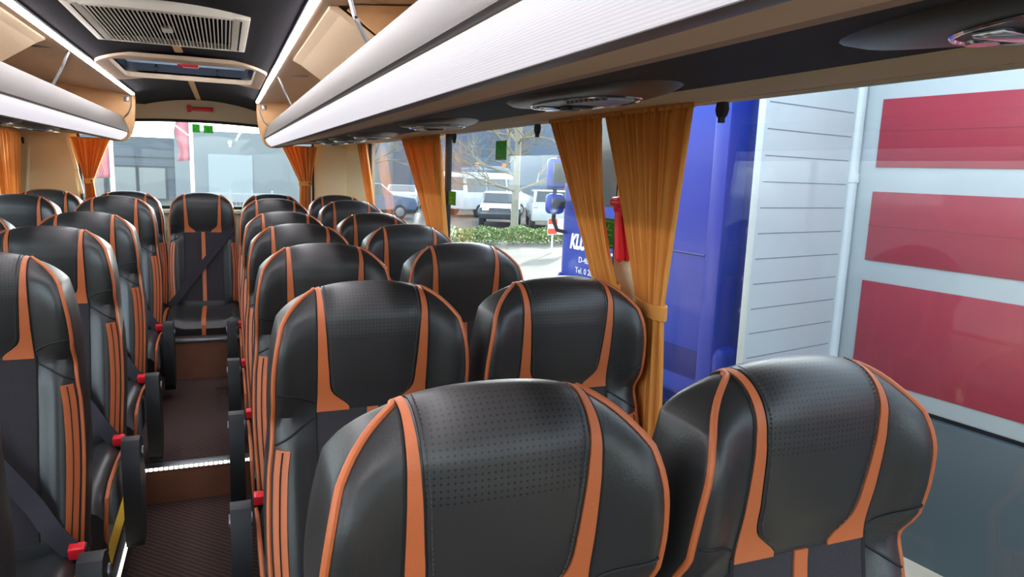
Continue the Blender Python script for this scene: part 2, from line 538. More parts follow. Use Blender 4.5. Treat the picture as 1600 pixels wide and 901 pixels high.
ha = thing('roof_hatch', 'emergency roof hatch with pale panel and red handle', 'hatch')
def rrect(x0, x1, y0, y1, rad, n=6):
    o = []
    for cx_, cy_, a in ((x1 - rad, y1 - rad, 0), (x0 + rad, y1 - rad, 90), (x0 + rad, y0 + rad, 180), (x1 - rad, y0 + rad, 270)):
        for i in range(n + 1):
            t = math.radians(a + 90 * i / n)
            o.append((cx_ + rad * math.cos(t), cy_ + rad * math.sin(t)))
    return o
oo = rrect(HX0 - 0.035, HX1 + 0.035, HY0 - 0.08, HY1 + 0.08, 0.12); ii = rrect(HX0 + 0.012, HX1 - 0.012, HY0 + 0.012, HY1 - 0.012, 0.05)
g = G()
rows = [[(x, y, ceil_z(x) + 0.004) for x, y in oo], [(lerp(x, u, .1), lerp(y, v, .1), ceil_z(x) - 0.010) for (x, y), (u, v) in zip(oo, ii)],
        [(u, v, 0.398) for u, v in ii], [(u, v, 0.43) for u, v in ii]]
g.grid(rows, True)
g.obj('frame', M['rackin'], ha)
g = G()
g.grid([[(u, v, 0.42) for u, v in ii], [(u, v, 0.575) for u, v in ii]], True)
g.obj('well', mat('hatch_well', (0.012, 0.016, 0.03), 0.35), ha)
def translucent(name, c):
    m = bpy.data.materials.new(name); m.use_nodes = True
    nt = m.node_tree; b = nt.nodes['Principled BSDF']
    b.inputs['Base Color'].default_value = c + (1,); b.inputs['Roughness'].default_value = 0.3
    t = nt.nodes.new('ShaderNodeBsdfTranslucent'); t.inputs[0].default_value = c + (1,)
    mxn = nt.nodes.new('ShaderNodeMixShader'); mxn.inputs[0].default_value = 0.7
    nt.links.new(b.outputs[0], mxn.inputs[1]); nt.links.new(t.outputs[0], mxn.inputs[2]); nt.links.new(mxn.outputs[0], nt.nodes['Material Output'].inputs[0])
    return m
g = G(); g.box(HX0 + 0.05, HX1 - 0.05, HY0 + 0.03, HY0 + 0.37, 0.431, 0.437, 0.003)
g.obj('pale_panel', translucent('hatch_panel', (0.42, 0.50, 0.56)), ha)
g = G(); g.box(HX0, HX1, HY0, HY1, 0.60, 0.62); g.obj('lid', translucent('hatch_lid', (0.8, 0.85, 0.9)), ha)
g = G()
for x in (-0.30, -0.02): g.tube([(x, 4.02, 0.47), (x, 4.04, 0.45), (x, 4.02, 0.43)], 0.006)
g.obj('mechanism', M['plastic'], ha)
g = G(); g.box(-0.165, -0.095, HY0 + 0.27, HY0 + 0.33, 0.418, 0.432, 0.005)
g.tube([(-0.16, HY0 + 0.30, 0.424), (-0.185, HY0 + 0.30, 0.424)], 0.006)
g.obj('handle', M['redplastic'], ha)

for sgn, x, lab in ((1, 0.207, 'bright white light strip along the ceiling edge on the right'), (-1, mx(0.207), 'bright white light strip along the ceiling edge on the left')):
    t = thing('strip_light', lab, 'light', (x, 0, 0.377), 0, 'ceiling strip lights')
    g = G(); g.box(-0.0075, 0.0075, -1.8, 4.86, -0.007, 0.002, 0.002); g.obj('diffuser', M['led'], t)
    g = G(); g.box(-0.011, 0.011, -1.8, 4.862, 0.002, 0.010); g.obj('channel', M['metal'], t, False)

# ------------------------------------------------------------------ luggage racks (profile in x, z swept along y)
RK0, RK1 = -1.8, 4.93
def offset_poly(line, t):
    """thicken an open polyline into a closed one, t to the left of travel"""
    out = []
    for i, p in enumerate(line):
        a = Vector(line[max(i - 1, 0)]); b = Vector(line[min(i + 1, len(line) - 1)])
        d = (b - a).normalized(); out.append((p[0] - d.y * t, p[1] + d.x * t))
    return list(line) + out[::-1]

def rack(side):
    S = (lambda x: x) if side == 'right' else mx
    fn = lambda u, v, a: (S(u), a, v)
    t = thing('luggage_rack', 'open overhead luggage rack with lit front rail above the %s seats' % side, 'luggage rack', group='overhead luggage racks')
    g = G()
    rail = [(0.300, 0.222), (0.302, 0.238), (0.296, 0.246), (0.288, 0.243), (0.278, 0.222), (0.266, 0.196), (0.257, 0.170), (0.254, 0.155)]
    g.prism(offset_poly(rail, -0.012), RK0, RK1, fn); g.obj('front_rail', M['rail'], t)
    g = G()
    lit = [(0.254, 0.153), (0.2545, 0.143), (0.259, 0.132), (0.270, 0.119), (0.290, 0.1065)]
    g.prism(offset_poly(lit, 0.012), RK0, RK1, fn); g.obj('light_panel', M['panel_light'], t)
    g = G(); g.prism([(0.290, 0.1055), (0.296, 0.104), (0.316, 0.1065), (0.316, 0.116), (0.296, 0.116)], RK0, RK1, fn); g.obj('trim_strip', M['railtrim'], t)
    g = G()
    g.prism([(0.315, 0.1075), (0.40, 0.121), (0.475, 0.139), (0.475, 0.155), (0.32, 0.130)], RK0, RK1, fn)
    g.prism([(0.745, 0.152), (0.755, 0.148), (0.96, 0.166), (0.995, 0.170), (0.995, 0.190), (0.745, 0.167)], RK0, 5.74, fn)
    g.prism([(0.315, 0.1075), (0.475, 0.139), (0.745, 0.148), (0.745, 0.165), (0.32, 0.130)], 4.80, RK1, fn)
    g.obj('underside', M['tan'], t)
    g = G(); g.prism([(0.475, 0.140), (0.50, 0.143), (0.60, 0.1475), (0.745, 0.150), (0.745, 0.167), (0.475, 0.155)], RK0, 4.80, fn); g.obj('service_channel', M['darkpanel'], t)
    g = G()
    g.prism([(0.214, 0.372), (0.30, 0.385), (0.60, 0.415), (0.90, 0.43), (0.99, 0.43), (0.99, 0.45), (0.216, 0.392)], RK0, RK1, fn)
    g.obj('rack_ceiling', M['rackin'], t)
    g = G(); g.prism([(0.30, 0.222), (0.99, 0.215), (0.99, 0.19), (0.32, 0.125), (0.30, 0.13)], RK0, RK1, fn); g.obj('rack_floor', M['rackin'], t, False)
    # end panel: D-shaped board closing the rear end
    ep = [(0.205, 0.384), (0.203, 0.33), (0.207, 0.26), (0.217, 0.195), (0.230, 0.150), (0.250, 0.116), (0.282, 0.098), (0.33, 0.098), (0.475, 0.13), (0.73, 0.142), (0.99, 0.165), (0.99, 0.44), (0.6, 0.425)]
    g = G(); g.prism(ep, RK1 - 0.004, RK1 + 0.035, fn); g.obj('end_panel', M['tanwood'], t, False)
    g = G()
    g.tube([fn(u, v, RK1 - 0.008) for u, v in ((0.222, 0.372), (0.226, 0.31), (0.245, 0.262), (0.275, 0.235))], 0.004, 6)
    g.box(*sorted((S(0.235), S(0.262))), RK1 - 0.012, RK1 - 0.004, 0.335, 0.365, 0.003)
    g.obj('bracket', M['metal'], t)
    # hanging struts
    for y, pts in ((3.36, ((0.226, 0.40), (0.233, 0.372), (0.253, 0.321), (0.295, 0.238))), (1.54, ((0.243, 0.385), (0.250, 0.335), (0.259, 0.301), (0.295, 0.238))), (-0.2, ((0.243, 0.385), (0.259, 0.301), (0.295, 0.238)))):
        if side == 'left' and y == 3.36: y = 3.10
        g = G()
        P = [fn(u, v, y) for u, v in pts]
        for a, b in zip(P[:-1], P[1:]):
            a, b = Vector(a), Vector(b); d = (b - a).normalized(); nrm = Vector((0, 1, 0)); q = d.cross(nrm)
            vs = [p + nrm * sy * 0.011 + q * sq * 0.0025 for p in (a - d * .003, b + d * .003) for sy, sq in ((-1, -1), (1, -1), (1, 1), (-1, 1))]
            g.add(vs, [(0, 1, 2, 3), (7, 6, 5, 4), (0, 4, 5, 1), (1, 5, 6, 2), (2, 6, 7, 3), (3, 7, 4, 0)])
        g.obj('strut', M['metal'], t, False)
        g = G(); g.box(*sorted((S(0.262), S(0.36))), y - 0.012, y + 0.012, 0.381, 0.388, 0.002); g.obj('hinge_plate', M['railtrim'], t)
    # lining flap and cross board in the rack
    y0, y1 = (1.82, 2.78) if side == 'right' else (1.9, 2.80)
    g = G()
    g.prism([(0.245, 0.379), (0.262, 0.381), (0.275, 0.372), (0.47, 0.24), (0.47, 0.222), (0.27, 0.358), (0.245, 0.37)], y0, y1, fn)
    fl = g.obj('lining_flap', mat('pale_lining', srgb(205, 182, 150), 0.8, bump=(90, 0.15), var=0.04), t, False)
    g = G()
    for k in (0.2, 0.8): g.tube([fn(0.268, 0.3735, lerp(y0, y1, k)), fn(0.266, 0.366, lerp(y0, y1, k))], 0.006, 8)
    g.obj('screw', M['metal'], fl)
    g = G(); g.prism([(0.47, 0.243), (0.48, 0.205), (0.99, 0.205), (0.99, 0.425), (0.60, 0.41), (0.30, 0.381), (0.285, 0.370)], 1.80, 1.815, fn)
    g.obj('cross_board', M['tanwood'], t, False)
    return t
rack('right'); rack('left')

# reading-light and air units let into the dark channel
def unit_meshes():
    d = {}
    g = G()
    n = 40
    def ell(a, b, z, ph=0): return [(b * math.cos(2 * PI * i / n), a * math.sin(2 * PI * i / n), z) for i in range(n)]
    g.grid([ell(0.30, 0.110, 0.004), ell(0.27, 0.104, -0.004), ell(0.20, 0.090, -0.010), ell(0.16, 0.07, -0.012), ell(0.01, 0.01, -0.012)], True)
    d['housing'] = g.mesh('housing', mat('unit_grey_plastic', (0.05, 0.055, 0.055), 0.4))
    g = G()
    g.tube([(0.082 * math.cos(2 * PI * i / n), 0.165 * math.sin(2 * PI * i / n), -0.012) for i in range(n + 1)], 0.0026, 6, False)
    d['chrome_ring'] = g.mesh('chrome_ring', M['chrome'])
    g = G()
    for i in range(9):
        y = -0.14 + i * 0.014; w = 0.05 * math.sqrt(max(0.05, 1 - (y / 0.165) ** 2))
        g.box(-w, w, y - 0.0035, y + 0.0035, -0.017, -0.011)
    d['speaker_slats'] = g.mesh('speaker_slats', M['metal'], False)
    g = G()
    for y in (0.02, 0.075):
        g.tube([(0.01, y, -0.010), (0.01, y, -0.020), (0.01, y, -0.021)], [0.022, 0.020, 0.012], 16)
    d['air_nozzles'] = g.mesh('air_nozzles', M['plastic'])
    g = G(); g.box(-0.045, 0.045, 0.095, 0.125, -0.018, -0.010, 0.004); g.tube([(0, 0.145, -0.010), (0, 0.145, -0.017)], 0.014, 14)
    d['reading_light'] = g.mesh('reading_light', M['chrome'])
    return d
UM = unit_meshes()
ulab = ['overhead air and reading light unit above the nearest window seat', 'large oval overhead air and reading light unit above the orange curtain pair', 'overhead unit with chrome ring just behind the unit above the curtain pair',
        'overhead air unit above the rear right side window', 'second overhead air unit from the rear end of the right rack', 'overhead air unit at the rear end of the right rack']
for i, y in enumerate((0.32, 1.25, 2.28, 3.36, 4.02, 4.60)):
    t = thing('reading_light_unit', ulab[i], 'reading light', (0.645, y, 0.1465), 0, 'overhead reading light units')
    t.rotation_euler = (0, -0.035, 0)
    for k, me in UM.items(): link(k, me, t)
for y, lab in ((4.50, 'rear overhead air unit under the left rack'), (3.70, 'overhead air unit under the left rack, second from the rear')):
    t = thing('reading_light_unit', lab, 'reading light', (mx(0.645), y, 0.1465), 0, 'overhead reading light units')
    t.rotation_euler = (0, 0.035, 0)
    for k, me in UM.items(): link(k, me, t)

# ------------------------------------------------------------------ seats
H, HR, TD = 0.72, 0.07, 0.062   # height, top rounding, half thickness
NS = 7.0
VTOP = H - HR + HR * PI / 2
# half width at the piping, and depth of the front face, by height along the backrest
PXT = [(0, 0.206), (0.20, 0.2135), (0.34, 0.209), (0.40, 0.202), (0.47, 0.1985), (0.53, 0.199), (0.58, 0.195), (0.63, 0.186), (0.68, 0.170), (0.72, 0.147), (0.745, 0.126), (VTOP, 0.113)]
FT = [(0, 0.0), (0.20, 0.047), (0.38, 0.092), (0.47, 0.104), (0.55, 0.092), (0.62, 0.085), (0.65, 0.086), (0.9, 0.086)]
def WT(v): return tab(PXT, v) / 0.966
def prof(v):
    if v <= H - HR: return v, 1.0, 0.0
    a = (v - (H - HR)) / HR
    return H - HR + HR * math.sin(a), math.cos(a), math.sin(a)
def sm(t):
    t = max(0.0, min(1.0, t))
    return t * t * (3 - 2 * t)
def FP(x, v):
    z, c, s = prof(v)
    vv = v if v <= VTOP else 2 * VTOP - v
    w = WT(vv)
    k = max(0.0, 1 - abs(x / w) ** NS) ** (1 / NS)
    y = tab(FT, vv) + TD - c * TD * k
    ax = abs(x)
    b = math.exp(-((ax - 0.165) / 0.034) ** 2) * 0.022 * sm((0.46 - v) / 0.06) * min(1, v / 0.05 + 0.3)
    b += 0.036 * sm((ax - 0.112) / 0.085) * sm((v - 0.44) / 0.06) * sm((0.72 - v) / 0.13)
    y -= b * k
    z -= s * 0.75 * x * x + s * max(0, ax - 0.10) * 0.17
    return Vector((x, y, z))
def FN(x, v):
    e = 0.002
    w = WT(min(v, VTOP)) * 0.985
    x = max(-w + e, min(w - e, x))
    n = (FP(x + e, v) - FP(x - e, v)).cross(FP(x, v + e) - FP(x, v - e))
    return n.normalized()
def on(x, v, h): return FP(x, v) + FN(x, v) * h

def patch(xl, xr, v0, v1, nx, nv, h, edge=0.12, puff=0.0):
    g = G()
    rows = []
    for j in range(-1, nv + 2):
        jj = max(0, min(nv, j)); v = lerp(v0, v1, jj / nv)
        a, b = xl(v), xr(v)
        row = []
        for i in range(-1, nx + 2):
            i2 = max(0, min(nx, i)); s = i2 / nx
            hh = -0.006 if (i != i2 or j != jj) else h + puff * (1 - (2 * s - 1) ** 4) * min(1, 6 * min(jj / nv, 1 - jj / nv) + 0.1)
            row.append(on(lerp(a, b, s), v, hh))
        rows.append(row)
    return g.grid(rows)

VB = 0.470                      # lower end of the headrest
VR = VTOP + 0.045               # where the strips end behind the top
def px(v):                      # half width of the headrest panel
    return tab([(VB, 0.043), (VB + 0.012, 0.058), (VB + 0.034, 0.081), (0.55, 0.0875), (0.62, 0.0925), (0.68, 0.0965), (0.74, 0.0975), (0.9, 0.0965)], v)
def so(v):                      # outer edge of the orange strip
    return tab([(0.45, 0.1155), (0.50, 0.113), (0.58, 0.113), (0.68, 0.1125), (0.74, 0.110), (0.9, 0.109)], v)
def si(v): return px(v) + 0.0035 if v > VB else 0.0485

def seat_meshes():
    d = {}
    # backrest body
    g = G(); N = 56; rows = []
    levels = [-0.045] + [0.0 + i * (H - HR) / 30 for i in range(31)] + [H - HR + HR * PI / 2 * i / 9 for i in range(1, 10)]
    for v in levels:
        z, c, s = prof(v); w = WT(v); row = []
        for i in range(N):
            a = 2 * PI * i / N
            x = w * math.copysign(abs(math.cos(a)) ** 0.55, math.cos(a))
            if math.sin(a) <= 1e-9: row.append(FP(x, v))
            else:
                p = FP(x, v); k = max(0.0, 1 - abs(x / w) ** NS) ** (1 / NS)
                row.append(Vector((x, tab(FT, v) + TD + c * TD * k, p.z)))
        rows.append(row)
    g.grid(rows, True)
    g.f.append(tuple(range(N)))
    d['backrest'] = (g.mesh('backrest', M['leather']), None)
    g = patch(lambda v: -px(v), px, VB, VR, 20, 44, 0.002, puff=0.005)
    me_uvs = None
    me = g.mesh('headrest_panel', M['perf'])
    l = me.uv_layers.new(name='uv')
    for lp in me.loops:
        co = me.vertices[lp.vertex_index].co
        # arc length round the top, so the holes keep their spacing
        zc = co.z
        if zc > H - HR:
            yl = co.y - 0.086 - TD
            a = math.atan2(min(1, max(0, (zc - H + HR) / HR)), max(-1, min(1, -yl / (TD + 0.006))))
            zc = H - HR + HR * a
        l.data[lp.index].uv = (co.x, zc)
    d['headrest_panel'] = (me, None)
    for k, s in (('l', -1), ('r', 1)):
        f1 = (lambda v: si(v)) if s > 0 else (lambda v: -so(v))
        f2 = (lambda v: so(v)) if s > 0 else (lambda v: -si(v))
        g = patch(f1, f2, VB - 0.008, VR, 4, 48, 0.003)
        d['orange_strip' + k] = (g.mesh('orange_strip', M['orange']), 'orange leather strip')
        pts = []
        for i in range(60):
            v = lerp(0.0, VTOP + 0.01, i / 59)
            x = tab(PXT, min(v, VTOP))
            pts.append(on(s * x, v, 0.001))
        d['piping' + k] = (G().tube(pts, 0.0048, 8).mesh('piping', M['orange']), 'orange piping')
        g = patch(lambda v: s * tab(PXT, v) - 0.021 * s - 0.0125, lambda v: s * tab(PXT, v) - 0.021 * s + 0.0125, 0.01, 0.394, 4, 24, 0.003)
        d['side_trim' + k] = (g.mesh('side_trim', M['orange']), 'orange side insert')
        g = G().tube([on(s * x, v, 0.0008) for x, v in [(lerp(0.117, 0.193, q / 10), lerp(0.480, 0.512, q / 10) + 0.006 * math.sin(PI * q / 10)) for q in range(11)]], 0.0022, 5)
        d['seam0' + k] = (g.mesh('seam', M['groove']), None)
        g = G().tube([on(s * x, v, 0.0008) for x, v in [(lerp(0.117, 0.197, q / 10), lerp(0.452, 0.402, q / 10)) for q in range(11)]], 0.0024, 5)
        d['seam1' + k] = (g.mesh('seam', M['groove']), None)
        g = G().tube([on(s * 0.1175, lerp(0.02, 0.47, q / 16), 0.001) for q in range(17)], 0.0028, 5)
        d['seam2' + k] = (g.mesh('seam', M['groove']), None)
        g = G().tube([on(s * (so(v) + 0.0022), v, 0.001) for v in [lerp(VB - 0.008, VR, q / 30) for q in range(31)]], 0.0018, 5)
        d['seam3' + k] = (g.mesh('seam', M['groove']), None)
        g = G().tube([on(s * (tab(PXT, lerp(0.01, 0.39, q / 14)) - 0.021), lerp(0.01, 0.39, q / 14), 0.0042) for q in range(15)], 0.0016, 5)
        d['seam4' + k] = (g.mesh('seam', M['groove']), None)
        g = G()
        for off in (-0.0045,):
            v = VB + 0.016
            while v < VTOP:
                x = s * (px(v) + off)
                g.tube([on(x, v, 0.0045), on(s * (px(v + 0.004) + off), v + 0.004, 0.0045)], 0.0009, 4)
                v += 0.0062
        d['stitching' + k] = (g.mesh('stitching', M['thread'], False), None)
        g = patch((lambda v: 0.012) if s > 0 else (lambda v: -0.1155), (lambda v: 0.1155) if s > 0 else (lambda v: -0.012), 0.015, VB - 0.007, 8, 26, 0.001, puff=0.004)
        d['fabric_panel' + k] = (g.mesh('fabric_panel', M['suede']), 'dark suede back panel')
    g = patch(lambda v: -0.0115, lambda v: 0.0115, 0.015, VB - 0.006, 3, 26, 0.004)
    d['centre_stripe'] = (g.mesh('centre_stripe', M['orange']), 'orange centre stripe')
    return d

def cushion_meshes():
    d = {}
    def cp(x, y):       # top surface of the cushion, y from -0.46 (front) to 0.04
        z = 0.302 + 0.020 * math.exp(-((abs(x) - 0.17) / 0.035) ** 2) + 0.012 * math.sin(PI * min(1, max(0, -y / 0.46)))
        fy = max(0.0, (-y - 0.38) / 0.08)
        z -= 0.05 * (1 - math.sqrt(max(0, 1 - min(1, fy) ** 2)))
        ex = max(0.0, (abs(x) - 0.185) / 0.035)
        z -= 0.035 * (1 - math.sqrt(max(0, 1 - min(1, ex) ** 2)))
        return z
    g = G(); rows = []
    NX, NY = 24, 26
    for j in range(NY + 1):
        y = lerp(-0.46, 0.05, j / NY)
        row = [(0.205 * math.copysign(1, -1), y, 0.13)] + [(lerp(-0.216, 0.216, i / NX), y, cp(lerp(-0.216, 0.216, i / NX), y)) for i in range(NX + 1)] + [(0.205, y, 0.13)]
        rows.append(row)
    o = rows[0]
    g.grid([[(x, -0.43, 0.13) for x, y, z in o]] + rows + [[(x, 0.05, 0.13) for x, y, z in rows[-1]]])
    g.box(-0.205, 0.205, -0.43, 0.05, 0.12, 0.135)
    d['cushion'] = (g.mesh('cushion', M['leather']), None)
    g = G()
    ys = [lerp(-0.455, 0.0, i / 20) for i in range(21)]
    g.grid([[(-0.013, y, cp(0, y) - 0.004), (-0.012, y, cp(0, y) + 0.004), (0.012, y, cp(0, y) + 0.004), (0.013, y, cp(0, y) - 0.004)] for y in ys])
    g.box(-0.012, 0.012, -0.462, -0.44, 0.17, 0.275, 0.003)
    d['cushion_stripe'] = (g.mesh('cushion_stripe', M['orange']), 'orange stripe')
    for k, s in (('l', -1), ('r', 1)):
        g = G()
        pts = [(s * 0.2185, -0.02, cp(0.205, 0) + 0.0), (s * 0.2185, -0.2, cp(0.2, -0.2)), (s * 0.2185, -0.36, cp(0.2, -0.36)), (s * 0.218, -0.43, cp(0.2, -0.42) - 0.01), (s * 0.217, -0.456, 0.24), (s * 0.214, -0.45, 0.18), (s * 0.210, -0.43, 0.15)]
        g.tube(pts, 0.006, 8)
        d['cushion_piping' + k] = (g.mesh('cushion_piping', M['orange']), 'orange piping')
        g = G()
        rr = rrect(-0.36, -0.08, 0.16, 0.28, 0.055)
        g.prism(rr, s * 0.200, s * 0.2185, lambda u, v, a: (a, u, v))
        d['side_cover' + k] = (g.mesh('side_cover', mat('grey_side_cover', (0.16, 0.17, 0.17), 0.5)), 'grey oval side cover')
    g = G()
    g.box(-0.17, 0.17, -0.36, 0.06, 0.085, 0.125, 0.01)
    for x in (-0.16, 0.13): g.box(x, x + 0.03, -0.34, -0.02, 0.0, 0.09, 0.006)
    d['base'] = (g.mesh('base', M['metal']), None)
    return d

SM = seat_meshes()
CM = cushion_meshes()
g = G()
# armrest folded down: straight front edge, bowed rear edge
ar = [(-0.035, 0.375), (-0.02, 0.395), (0.01, 0.40), (0.05, 0.385), (0.085, 0.33), (0.10, 0.24), (0.095, 0.15), (0.07, 0.07), (0.04, 0.03), (0.0, 0.02), (-0.025, 0.035), (-0.035, 0.06)]
bm = bmesh.new()
g.prism(ar, -0.026, 0.026, lambda u, v, a: (a, u, v))
ARM = g.mesh('armrest', M['plastic'])
g = G(); g.tube([(-0.03, 0.05, 0.33), (0.03, 0.05, 0.33)], 0.018, 14)
PIV = g.mesh('pivot', M['metal'])
def buckle_meshes():
    g = G(); g.box(-0.021, 0.021, -0.016, 0.016, -0.035, 0.030, 0.006); g.tube([(0, 0, -0.03), (0.0, 0.05, -0.12)], 0.010, 8)
    b = g.mesh('buckle', M['plastic'])
    g = G(); g.box(-0.018, 0.018, -0.0185, 0.010, 0.004, 0.036, 0.004)
    return b, g.mesh('release_button', M['redplastic'])
BK, BR = buckle_meshes()
def belt_mesh(s, top_v=0.53):
    """webbing from the far shoulder (x = -s*0.19) down to the buckle (x = s*0.2); seat frame coordinates"""
    g = G(); rows = []
    n = 18
    for i in range(n + 1):
        t = i / n
        x = lerp(-s * 0.185, s * 0.205, t); v = lerp(top_v, -0.005, t)
        p = FP(max(-0.195, min(0.195, x)), v)
        p = Vector((x, p.y - 0.016 - 0.020 * math.sin(PI * t) ** 0.5, p.z + BZ))
        if t > 0.8: p.y = lerp(p.y, -0.055, (t - 0.8) / 0.2)
        d = Vector((s * 0.39, 0, -(top_v + 0.005))).normalized(); q = Vector((-d.z, 0, d.x)) * 0.0235
        rows.append([p + q, p + q + Vector((0, 0.0025, 0)), p - q + Vector((0, 0.0025, 0)), p - q])
    return g.grid(rows, True).mesh('seat_belt', M['belt'])
BZ = 0.324                       # height of the foot of the backrest above the platform
BELT_L, BELT_C = belt_mesh(1), belt_mesh(-1, 0.50)
BELT_C2 = BELT_C

def seat(x, rowy, ztop, zfloor, label, group, arm=0, buckle=0, belt=None, bench=False):
    """rowy, ztop: where the top corner of the headrest comes to lie"""
    z0 = ztop - 0.7072 - BZ
    t = thing('coach_seat', label, 'seat', (x, rowy - 0.134, z0), 0, group)
    for k, (me, lab) in SM.items():
        o = link(me.name, me, t, (0, 0, BZ))
        if lab: o['label'] = lab
    for k, (me, lab) in CM.items():
        if bench and (me.name in ('base', 'side_cover')): continue
        o = link(me.name, me, t)
        if lab: o['label'] = lab
    if arm:
        a = link('armrest', ARM, t, (arm * 0.262, -0.21, 0.0)); link('pivot', PIV, a)
    if buckle:
        b = link('buckle', BK, t, (buckle * 0.207, -0.045, 0.318)); b.rotation_euler = (0.25, 0, 0)
        o = link('release_button', BR, b); o['label'] = 'red release button'
    if belt: link('seat_belt', belt, t)
    return t

XRA, XRW, XLA, XLW = 0.277, 0.724, -0.5662, -1.0244
ZT, ZTR = -0.256, -0.228
ordn = ['front', 'second', 'third', 'fourth', 'fifth', 'sixth']
RYS = [0.714 + 0.75 * i for i in range(6)]
LYS = [1.30, 2.053, 2.803, 3.553, 4.47]
for i, y in enumerate(RYS):
    z = ZTR if i == 5 else ZT
    seat(XRA, y, z, Z2, 'black and orange coach seat beside the aisle, %s row of the right-hand block' % ordn[i], 'seats of the right-hand block', arm=-1, buckle=-1)
    seat(XRW, y, z, Z2, 'black and orange coach seat by the window, %s row of the right-hand block' % ordn[i], 'seats of the right-hand block')
for i, y in enumerate(LYS):
    z = ZTR if i == 4 else ZT
    seat(XLA, y, z, Z2, 'black and orange coach seat beside the aisle, %s row of the left-hand block' % ordn[i], 'seats of the left-hand block', arm=1, buckle=1, belt=BELT_L)
    if i >= 3:
        seat(XLW, y, z, Z2, 'black and orange coach seat by the window, %s row of the left-hand block' % ordn[i], 'seats of the left-hand block')
BX = [CX + 0.442 * k_ for k_ in (-2, -1, 0, 1, 2)]
for x, lab, kw in ((BX[0], 'black and orange bench seat in the rear left corner', {}), (BX[1], 'black and orange rear bench seat between the left corner seat and the middle seat', {}), (CX, 'black and orange middle seat of the rear bench, belt across it, facing down the aisle', {'belt': BELT_C}),
                   (BX[3], 'black and orange rear bench seat between the middle seat and the right corner seat', {}), (BX[4], 'black and orange bench seat in the rear right corner', {})):
    seat(x, 5.177, ZTR, Z3, lab, 'rear bench seats', bench=True, **kw)

# ------------------------------------------------------------------ curtains
def curtain(label, fn, top, waist, bot, pleats, amp, group, seed=0, tie=True, eb=0.92):
    """top/waist/bot = (edge a, edge b, z); fn(a, out, z) -> xyz"""
    rnd = random.Random(seed)
    ph = [rnd.uniform(-0.6, 0.6) for _ in range(40)]
    t = thing('curtain', label, 'curtain', (0, 0, 0), 0, group)
    NU, NV = pleats * 9, 46
    g = G(); rows = []
    zt, zw, zb = top[2], waist[2], bot[2]
    for j in range(NV + 1):
        z = lerp(zt, zb, j / NV)
        if z >= zw:
            s = (zt - z) / (zt - zw); e = s ** 0.92
            a0 = lerp(top[0], waist[0], e); a1 = lerp(top[1], waist[1], s ** eb)
        else:
            s = (zw - z) / (zw - zb); e = math.sin(s * PI / 2)
            a0 = lerp(waist[0], bot[0], e); a1 = lerp(waist[1], bot[1], e)
        gather = min(1, (zt - z) / 0.03)
        row = []
        for i in range(NU + 1):
            u = i / NU
            k = u * pleats
            w = math.sin(2 * PI * k + ph[int(k) % 40] + 0.8 * math.sin(3 * z + ph[(int(k) + 7) % 40] * 3)) * (0.72 + 0.28 * math.sin(k * 2.1 + seed))
            w2 = 0.35 * math.sin(4 * PI * k + 1.0 + seed) * (1 - gather * 0.6) + 0.25 * math.sin(2 * PI * k * 0.37 + seed)
            hem = min(1, min(u, 1 - u) * 14)
            row.append(fn(lerp(a0, a1, u), (w + w2) * amp * (0.55 + 0.45 * gather) * (0.25 + 0.75 * hem), z))
        rows.append(row)
    g.grid(rows)
    o = g.obj('cloth', M['curtain'], t)
    md = o.modifiers.new('thickness', 'SOLIDIFY'); md.thickness = 0.0015
    # heading tape and tie-back
    g = G()
    rowsh = []
    for zz in (zt + 0.006, zt - 0.006):
        rowsh.append([fn(lerp(top[0], top[1], i / 60), 0.006 * math.sin(i * 1.3), zz) for i in range(61)])
    g.grid(rowsh)
    o = g.obj('heading', M['curtain'], t)
    md = o.modifiers.new('thickness', 'SOLIDIFY'); md.thickness = 0.006
    if tie:
        m, hw = (waist[0] + waist[1]) / 2, abs(waist[1] - waist[0]) / 2
        g = G(); n = 28; rows = []
        for zz, k in ((zw - 0.019, 1.0), (zw - 0.017, 1.12), (zw + 0.017, 1.12), (zw + 0.019, 1.0)):
            rows.append([fn(m + hw * k * 1.06 * math.cos(2 * PI * i / n), amp * 1.5 * k * math.sin(2 * PI * i / n), zz + 0.004 * math.cos(2 * PI * i / n)) for i in range(n)])
        g.grid(rows, True)
        b = g.obj('tie_band', M['curtain'], t)
        g = G(); c = Vector(fn(m + hw * 0.72, -amp * 1.55, zw)); d = (Vector(fn(m, -1, zw)) - Vector(fn(m, 0, zw))).normalized()
        g.tube([c - d * 0.003, c + d * 0.002, c + d * 0.004], [0.006, 0.006, 0.003], 10)
        g.obj('button', M['plastic'], b)
    return t
fr = lambda a, o, z: (0.962 + o, a, z)
fl = lambda a, o, z: (-1.250 - o, a, z)
fb = lambda a, o, z: (a, 5.685 + o, z)
cg = 'orange window curtains'
curtain('orange pleated curtain, the larger of the pair on the wide pillar, tied with a button', fr, (1.735, 1.335, 0.160), (1.50, 1.395, -0.318), (1.52, 1.37, -0.68), 15, 0.014, cg, 1)
curtain('orange pleated curtain of the pillar pair, on the side of the parked cars', fr, (2.085, 1.742, 0.160), (1.735, 1.615, -0.30), (1.72, 1.60, -0.68), 12, 0.013, cg, 2, True, 2.4)
curtain('orange curtain hanging at the thin black window pillar behind the parked van view', fr, (4.13, 3.335, 0.163), (3.45, 3.20, -0.34), (3.45, 3.2, -0.66), 9, 0.022, cg, 3, False)
curtain('narrow orange curtain beside the tan rear corner', fr, (5.60, 5.26, 0.163), (5.17, 4.93, -0.28), (5.17, 4.95, -0.6), 6, 0.018, cg, 4, False)
curtain('orange curtain gathered at the right end of the rear window', fb, (0.405, 0.665, 0.130), (0.535, 0.618, -0.145), (0.53, 0.615, -0.42), 7, 0.016, cg, 5)
